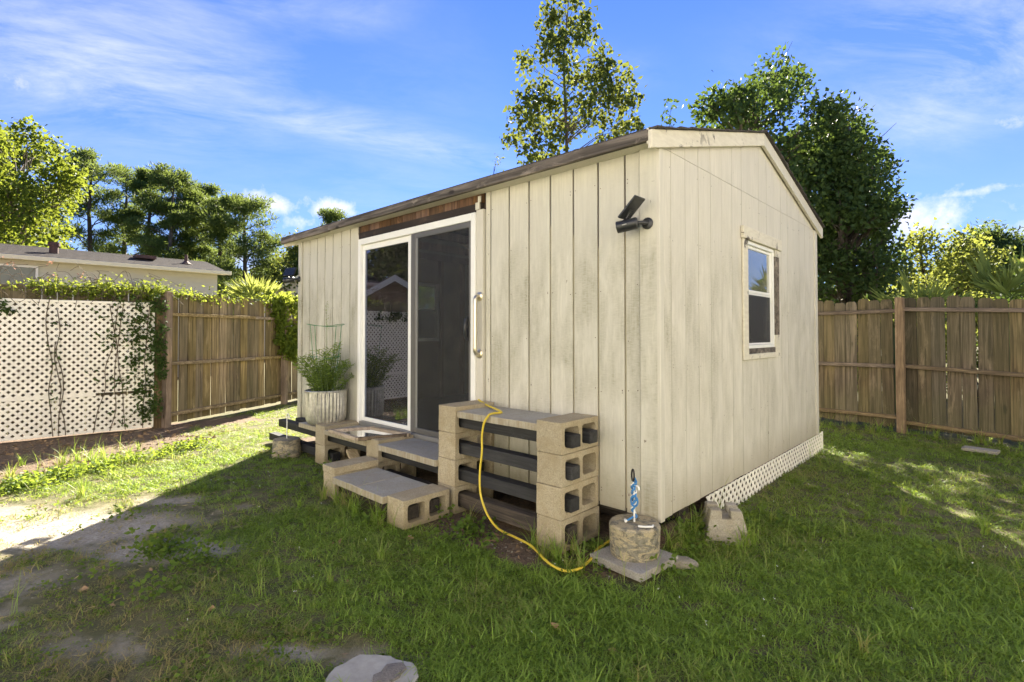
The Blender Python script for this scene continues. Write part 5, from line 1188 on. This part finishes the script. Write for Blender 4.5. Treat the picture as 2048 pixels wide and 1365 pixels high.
# trees behind the photographer (seen only in the glass)
bt(300, -20, 1500, 10, 1.5, 10, 1.2, egg, 'broadleaf_tree', 'tree behind the photographer, right one', 'leafmid', 'bark', .3, .22, 300, .2, GB_, 41) if False else None
for i, (x, y, hh) in enumerate(((-19, -10, 9.5), (-22, -14.5, 11), (9, 14, 6), (17, 10, 8))):
    tree('broadleaf_tree', ('green tree behind the red hut, outside the picture to the left', 'taller green tree behind the red hut', 'tree beyond the right fence, outside the picture', 'second tree beyond the right fence, outside the picture')[i], (x, y), hh, crown(x, y, 2, hh - .5, 2.4, 26, 1.0, egg, 50 + i), M['leafmid'], M['bark'], .3, .22, 360, .2, GB_, seed=50 + i)

# ------------------------------------------------------------------ vines
def vine(name, label, blobs, per, ll, lw, mat, stems=None, seed=1, extra=None):
    rng = np.random.default_rng(seed); t = thing(name, label, 'vine', (blobs[0][0][0], blobs[0][0][1], 0), 'vines on the left fence'); bs = []
    for (c, r, k) in blobs:
        n = int(per * k); P = np.array(c) + rng.normal(size=(n, 3)) * np.array(r) * .55; D = rng.normal(size=(n, 3)) + np.array([.3, 0, -.35])
        bs.append(leaf_batch(rng, P, D, rng.uniform(.6, 1.3, n) * ll, rng.uniform(.6, 1.2, n) * lw, .2))
    leaves_obj('foliage', bs, M[mat], t)
    if stems:
        s = MB()
        for pts, r in stems: s.tube(smooth_pts(pts, 4), r, 5, False)
        s.build('stems', M['vstem'], t, True)
    for (nm, bt_, mt) in (extra or []): leaves_obj(nm, bt_, M[mt], t)
    return t
rg = random.Random(8)
# along the top of the fence behind the lattice and over the corner
blobs = []; stems = []; tips = []
for k in range(60):
    u = k / 59; p = Vector((-7.30, -3.3, 0)).lerp(Vector((-7.10, -1.0, 0)), u); amt = min(1, max(.03, (u - .30) * 3)) * max(.25, .6 + .5 * math.sin(k * 1.3) + .3 * math.sin(k * .47))
    blobs.append(((p.x + .03, p.y, 1.89 + jit(.05)), (.10, .08, .10 * amt + .03), amt * 1.2))
for k in range(26):
    u = k / 25; p = Vector((-7.1, -1.0, 0)).lerp(Vector((-8.2, 1.0, 0)), u); amt = max(.15, .8 - u * .9); blobs.append(((p.x + .05, p.y, 1.88 + jit(.05)), (.10, .08, .09), amt))
for k in range(42):
    u = rg.random(); p = Vector((-7.28, -3.2, 1.90)).lerp(Vector((-7.1, -.9, 1.90)), u); q = p + Vector((jit(.15) + .05, jit(.25), rg.uniform(.05, .26))); e = q + Vector((jit(.1), jit(.2), jit(.10))); stems.append(([p, p.lerp(q, .6) + Vector((jit(.05), jit(.05), .06)), q, e], .0028))
    if u < .65 and rg.random() < .22:
        tips.append(leaf_batch(RNG, np.array([list(q)] * 5) + RNG.normal(size=(5, 3)) * .03, RNG.normal(size=(5, 3)), RNG.uniform(.02, .05, 5), RNG.uniform(.01, .025, 5)))
for k in range(30):
    u = rg.random(); p = Vector((-7.22, -2.9, 1.90)).lerp(Vector((-7.04, -1.0, 1.88)), u); q = p + Vector((.07, jit(.4), -rg.uniform(.05, .25))); stems.append(([p, p.lerp(q, .5) + Vector((.04, 0, .05)), q], .003))
vine('trumpet_vine', 'sunlit trailing vine with red tips heaped along the fence top above the lattice', blobs, 66, .052, .027, 'vine', stems, 61, [('red_tips', tips, 'vinered')])
# creeper climbing the right side of the lattice
blobs = []; stems = []
for k in range(150):
    u = abs(rg.gauss(0, .30)); v = rg.uniform(.1, 1.80); u = min(u * (.55 + .5 * v / 1.6), 1.0)
    q = lp(u, v, .035); blobs.append(((q.x, q.y, q.z), (.015, .05, .06), .5 if u > .3 else .9))
for k in range(34):
    q = lp(rg.uniform(-.12, .02), rg.uniform(.1, 1.80), .03); blobs.append(((q.x + .04, q.y, q.z), (.03, .05, .08), 2.6))
for (u0, u1, top) in ((1.02, 1.10, 1.78), (.95, 1.0, 1.6), (.45, .35, 1.75), (.3, .5, 1.7), (.12, .05, 1.75), (.62, .4, 1.68), (.9, 1.05, 1.2)):
    stems.append(([lp(u0 + (u1 - u0) * k / 6 + jit(.03), .03 + (top - .03) * k / 6, .028) for k in range(7)], .005))
for k in range(26):
    q = lp(1.03 + jit(.05), rg.uniform(.3, 1.55), .035); blobs.append(((q.x, q.y, q.z), (.012, .03, .05), .22))
vine('creeper_vine', 'green creeper climbing the right side of the white lattice and its post', blobs, 8, .056, .036, 'vinedark', stems, 62)
blobs = []
for k in range(26):
    q = lp(rg.uniform(1.40, 2.4), rg.uniform(1.58, 1.72), .04); blobs.append(((q.x, q.y, q.z), (.02, .05, .035), 1))
vine('ivy_sprig', 'dark ivy leaves hanging over the top left of the white lattice', blobs, 8, .085, .045, 'vinedark', None, 63)
# hanging vine at the shed end
blobs = []
for k in range(60):
    t = rg.random() ** 1.2; z = 1.96 - t * 1.1; w = .34 * (1 - t) + .10; a = Vector((-8.12, .86, 0)).lerp(Vector((-8.56, 1.66, 0)), .5 + (rg.random() - .5) * (1 - t * .5) + t * .12)
    blobs.append(((a.x + .16 + jit(.06), a.y, z + jit(.05)), (.08, .10 * w / .3, .10), 1.0))
vine('hanging_vine', 'lush yellow green vine spilling down the fence beside the shed end', blobs, 52, .085, .055, 'vine', None, 64)

# ------------------------------------------------------------------ grass and ground cover
def tuft(name, n, hmin, hmax, wid, spread, curve, mat, seed, leafy=False):
    rg = np.random.default_rng(seed); V = []; F = []; T = []
    for k in range(n):
        a = rg.uniform(0, 6.283); r = spread * math.sqrt(rg.random()); b = np.array([r * math.cos(a), r * math.sin(a), -.006]); L = rg.uniform(hmin, hmax); az = rg.uniform(0, 6.283); d = np.array([math.cos(az), math.sin(az), 0]); s = np.array([-d[1], d[0], 0]); w = wid * rg.uniform(.7, 1.3); cv = curve * rg.uniform(.3, 1.5); tn = rg.random(); o = len(V)
        for i, u in enumerate((0, .38, .72, 1)):
            p = b + np.array([0, 0, L * u * (1 - .32 * cv * u)]) + d * L * cv * u * u * .85; ww = w * (1, .92, .6, .06)[i]; V += [p - s * ww / 2, p + s * ww / 2]; T += [tn, tn]
        for i in range(3): F.append((o + 2 * i, o + 2 * i + 1, o + 2 * i + 3, o + 2 * i + 2))
    me = mesh_np(name, np.array(V), F, None, mat, T); return me
def leaf_tuft(name, n, ll, lw, h_, spread, mat, seed):
    rg = np.random.default_rng(seed); P = rg.normal(size=(n, 3)) * spread; P[:, 2] = rg.uniform(.01, h_, n); D = rg.normal(size=(n, 3)); D[:, 2] = abs(D[:, 2]) * .3
    v, f, t = leaf_batch(rg, P, D, rg.uniform(.7, 1.2, n) * ll, rg.uniform(.7, 1.2, n) * lw, .15); return mesh_np(name, v, None, f, mat, t)
def scatter(name, label, tufts, pts, rot, scl, dry, kind):
    """geometry nodes: one joined set of tuft meshes instanced on the points of this object's own mesh"""
    me = bpy.data.meshes.new(name); me.vertices.add(len(pts)); me.vertices.foreach_set('co', np.asarray(pts, np.float32).ravel())
    for nm, ty, dat in (('rot', 'FLOAT_VECTOR', rot), ('scl', 'FLOAT', scl), ('dry', 'FLOAT', dry), ('kind_idx', 'INT', kind)):
        a = me.attributes.new(nm, ty, 'POINT'); a.data.foreach_set('vector' if ty == 'FLOAT_VECTOR' else 'value', np.asarray(dat, np.int32 if ty == 'INT' else np.float32).ravel())
    o = link(name, me, (0, 0, 0)); tag(o, label, None, None, 'stuff')
    ng = bpy.data.node_groups.new(name, 'GeometryNodeTree'); ng.interface.new_socket('Geometry', in_out='INPUT', socket_type='NodeSocketGeometry'); ng.interface.new_socket('Geometry', in_out='OUTPUT', socket_type='NodeSocketGeometry')
    gi = ng.nodes.new('NodeGroupInput'); go = ng.nodes.new('NodeGroupOutput'); iop = ng.nodes.new('GeometryNodeInstanceOnPoints'); gg = ng.nodes.new('GeometryNodeGeometryToInstance')
    for m in tufts:
        src = bpy.data.objects.new(m.name, m); oi = ng.nodes.new('GeometryNodeObjectInfo'); oi.inputs['Object'].default_value = src; oi.inputs['As Instance'].default_value = False
        ng.links.new(oi.outputs['Geometry'], gg.inputs['Geometry'])
    def att(nm, ty):
        n = ng.nodes.new('GeometryNodeInputNamedAttribute'); n.data_type = ty; n.inputs['Name'].default_value = nm; return n.outputs['Attribute']
    ng.links.new(gi.outputs[0], iop.inputs['Points']); ng.links.new(gg.outputs[0], iop.inputs['Instance']); iop.inputs['Pick Instance'].default_value = True
    ng.links.new(att('kind_idx', 'INT'), iop.inputs['Instance Index']); ng.links.new(att('rot', 'FLOAT_VECTOR'), iop.inputs['Rotation']); ng.links.new(att('scl', 'FLOAT'), iop.inputs['Scale'])
    ng.links.new(iop.outputs[0], go.inputs[0]); md = o.modifiers.new('scatter', 'NODES'); md.node_group = ng; return o
def footprint(x, y):
    b = (x > -4.9) & (x < .02) & (y > -.02) & (y < 3.67)
    for (x0, x1, y0, y1) in ((-3.62, -3.36, -.42, 0), (-2.64, -2.40, -.42, 0), (-2.55, -1.41, -.86, -.44), (-1.62, -1.38, -.42, 0), (-.64, -.41, -.42, 0), (-3.6, -.42, -.36, 0), (-4.92, -3.5, -.35, -.2)):
        b |= (x > x0) & (x < x1) & (y > y0) & (y < y1)
    b |= np.hypot(x + .075, y + .172) < .15; b |= (np.abs(x + .06) < .185) & (np.abs(y + .20) < .185); b |= np.hypot(x - .165, y - .535) < .14; b |= np.hypot(x + 4.1, y + .475) < .14; b |= np.hypot(x + .285, y + 1.775) < .115; b |= (np.abs(x - 1.31) < .15) & (np.abs(y - 4.94) < .08)
    return b
rng = np.random.default_rng(5)
def gen(n, x0, x1, y0, y1, maxd, mind=0):
    x = rng.uniform(x0, x1, n); y = rng.uniform(y0, y1, n); d = np.hypot(x - CAM.x, y - CAM.y); k = (d < maxd) & (d >= mind)
    v = (x - CAM.x) * FW.x + (y - CAM.y) * FW.y; k &= v > -.6
    return x[k], y[k]
xs_, ys_ = [], []
for (n, b, mx, mn) in ((105000, (-4.5, 5.0, -4.6, 3.5), 4.2, 0), (80000, (-9.3, 6.5, -6.0, 6.5), 8.0, 4.2), (36000, (-9.3, 7.0, -6, 7), 13, 8.0)):
    a, c = gen(n, *b, mx, mn); xs_.append(a); ys_.append(c)
x, y = np.concatenate(xs_), np.concatenate(ys_)
sd_ = sand_f(x, y); dt_ = dirt_f(x, y); nz = .6 * vnoise(x, y, .45, 21) + .4 * vnoise(x, y, 1.1, 24); nz2 = vnoise(x, y, .16, 22); wear = np.clip(np.exp(-(((x + 1.9) / 1.5) ** 2 + ((y + 2.3) / .75) ** 2)), 0, 1)
dens = np.clip(1.05 - 1.25 * np.clip(sd_ + (nz2 - .5) * 1.1, 0, 1), .05, 1) * np.clip(1 - 1.6 * dt_, 0.0, 1) * (1 - .45 * wear * (nz > .35))
inside = (x > -7.0 - np.clip((y + 1) * .5, 0, 9)) & (y < 5.85 - .16 * (x + .0))
keep = (rng.random(len(x)) < dens) & ~footprint(x, y) & inside
x, y = x[keep], y[keep]; n = len(x); nz = nz[keep]; sd_ = sd_[keep]; wear = wear[keep]; big = vnoise(x, y, .8, 31)
lush = np.exp(-(((x + 3.3) / 1.4) ** 2 + ((y + 1.0) / .6) ** 2))
dry = np.clip(.16 + .30 * wear + .35 * sd_ + 1.25 * (nz - .52) + .12 * rng.normal(size=n) + .18 * (x < -4.2), 0, 1)
scl = np.clip(.50 + .42 * big + .2 * rng.normal(size=n) - .22 * wear + .12 * lush, .35, 1.6)
kind = rng.choice(5, n, p=[.36, .25, .27, .09, .03]); 
tf = [tuft('grass_tuft', 36, .022, .052, .0040, .08, 1.5, M['grass'], 1), tuft('grass_tuft', 32, .028, .062, .0044, .08, 1.8, M['grass'], 2), tuft('grass_tuft', 40, .016, .042, .0038, .085, 1.5, M['grass'], 3), leaf_tuft('clover_tuft', 22, .017, .013, .028, .035, M['weed'], 4), tuft('grass_tuft', 12, .045, .09, .0046, .05, 1.5, M['grass'], 5)]
scatter('lawn_grass', 'patchy green lawn grass covering the yard', tf, np.stack([x, y, gz(x, y)], 1), np.stack([rng.normal(size=n) * .12, rng.normal(size=n) * .12, rng.uniform(0, 6.283, n)], 1), scl, dry, kind)
# weeds along the bed edge, in the sand and on shed foot; tall tufts
px_, py_ = [], []
for k in range(260):
    ey = rg.uniform(-3.6, -.9); ex = -5.03 - (ey + 2.1) * .42 + .12 + abs(rg.gauss(0, .16)) - .05; px_.append(ex); py_.append(ey)
for (cx, cy, sx, n_) in ((-2.2, -2.02, .10, 24), (-1.95, -1.95, .07, 12), (.06, .35, .14, 30), (-1.05, -.58, .18, 26), (-.2, -.35, .12, 14), (.3, .9, .2, 12), (-1.4, -2.2, .4, 14)):
    for k in range(n_): px_.append(cx + rg.gauss(0, sx)); py_.append(cy + rg.gauss(0, sx * .6))
for k in range(110): px_.append(rg.uniform(-4, 3.5)); py_.append(rg.uniform(-2.6, 3))
x = np.array(px_); y = np.array(py_); k = ~footprint(x, y); x, y = x[k], y[k]; n = len(x)
scatter('broadleaf_weeds', 'low broad leaved weeds along the mulch bed and in bare patches', [leaf_tuft('weed_tuft', 26, .032, .022, .07, .05, M['weed'], 6), leaf_tuft('weed_tuft', 18, .022, .017, .04, .05, M['weed'], 7)], np.stack([x, y, gz(x, y)], 1), np.stack([0 * x, 0 * x, rng.uniform(0, 6.283, n)], 1), rng.uniform(.6, 1.3, n), 0 * x, rng.integers(0, 2, n))
x = np.concatenate([rng.uniform(-4.5, 3, 150), rng.normal(.32, .10, 14), rng.normal(-.25, .12, 10), rng.normal(-5.1, .35, 60), rng.normal(.05, .03, 26), rng.uniform(-2.6, -1.4, 26), rng.uniform(-.66, -.40, 10), rng.uniform(-2.5, 2.6, 90)]); y = np.concatenate([rng.uniform(-2.7, 4.5, 150), rng.normal(.55, .2, 14), rng.normal(-.42, .08, 10), rng.normal(-1.9, .5, 60), rng.uniform(.0, .8, 26), rng.normal(-.90, .02, 26), rng.normal(-.46, .03, 10), rng.uniform(5.35, 5.75, 90)])
k = ~footprint(x, y) & (sand_f(x, y) < .5); x, y = x[k], y[k]; n = len(x)
scatter('tall_grass', 'scattered taller grass clumps and seed stalks standing out of the lawn', [tuft('tall_tuft', 22, .10, .22, .0065, .03, .9, M['grass'], 8), tuft('stalk_tuft', 4, .18, .34, .0028, .03, .5, M['grass'], 9)], np.stack([x, y, gz(x, y)], 1), np.stack([0 * x, 0 * x, rng.uniform(0, 6.283, n)], 1), rng.uniform(.6, 1.1, n), rng.uniform(.1, .7, n), (rng.random(n) < .4).astype(int))
# dead leaves and twigs on the bed, white clover flowers
n = 900; x = rng.uniform(-7.0, -4.9, n); y = rng.uniform(-4.0, -.6, n); k = dirt_f(x, y) > .5; x, y = x[k], y[k]
x = np.concatenate([x, rng.uniform(-4, 1.5, 60), rng.normal(-.95, .3, 40), rng.normal(-6.1, .3, 60)]); y = np.concatenate([y, rng.uniform(-2.5, .0, 60), rng.normal(-.52, .08, 40), rng.normal(-.75, .25, 60)]); n = len(x)
P = np.stack([x, y, gz(x, y) + .008], 1); D = rng.normal(size=(n, 3)); D[:, 2] *= .15
o = leaves_obj('leaf_litter', [leaf_batch(rng, P, D, rng.uniform(.025, .07, n), rng.uniform(.012, .035, n), .25)], M['dry'], None); tag(o, 'dry brown leaves scattered on the mulch bed and lawn', None, None, 'stuff')
n = 210; x = rng.uniform(-3.5, 2.5, n); y = rng.uniform(-2.4, 2.5, n); k = ~footprint(x, y) & (sand_f(x, y) < .3); x, y = x[k], y[k]; n = len(x); P = np.stack([x, y, gz(x, y) + rng.uniform(.03, .06, n)], 1)
o = leaves_obj('clover_flowers', [leaf_batch(rng, P + rng.normal(size=(n, 3)) * .002, rng.normal(size=(n, 3)), np.full(n, .006), np.full(n, .005), .3) for _ in range(3)], M['flower'], None); tag(o, 'tiny white flowers dotted through the lawn', None, None, 'stuff')

n = 700; x = np.concatenate([rng.normal(-2.5, .8, n), rng.normal(-3.6, .9, n // 2), rng.uniform(-6.8, -5, n // 2), rng.normal(-.8, .25, n // 6)]); y = np.concatenate([rng.normal(-2.15, .4, n), rng.normal(-2.2, .6, n // 2), rng.uniform(-3.5, -.8, n // 2), rng.normal(-.52, .07, n // 6)])
k = ((sand_f(x, y) > .35) | (dirt_f(x, y) > .5)) & ~footprint(x, y); x, y = x[k], y[k]; n = len(x); pb = MB()
for a, b, z in zip(x, y, gz(x, y)):
    r = float(abs(rng.normal()) * .004 + .0022); d = rng.uniform(.6, 1.3, 6) * r; pb.add([(a + d[0], b, z), (a - d[1], b, z), (a, b + d[2], z), (a, b - d[3], z), (a, b, z + d[4] * .7), (a, b, z - d[5])], [(0, 2, 4), (2, 1, 4), (1, 3, 4), (3, 0, 4), (2, 0, 5), (1, 2, 5), (3, 1, 5), (0, 3, 5)])
o = pb.build('pebbles', M['pier'], None); tag(o, 'small pebbles and grit on the sandy patches and the mulch bed', None, None, 'stuff')
n = 420; x = rng.normal(-2.5, .9, n); y = rng.normal(-2.1, .55, n); k = ~footprint(x, y); x, y = x[k], y[k]; n = len(x); D = rng.normal(size=(n, 3)); D[:, 2] *= .12
o = leaves_obj('dry_straw', [leaf_batch(rng, np.stack([x, y, gz(x, y) + .006], 1), D, rng.uniform(.02, .07, n), rng.uniform(.002, .006, n), .2)], M['straw'], None); tag(o, 'bits of dry straw and thatch lying on the worn lawn', None, None, 'stuff')
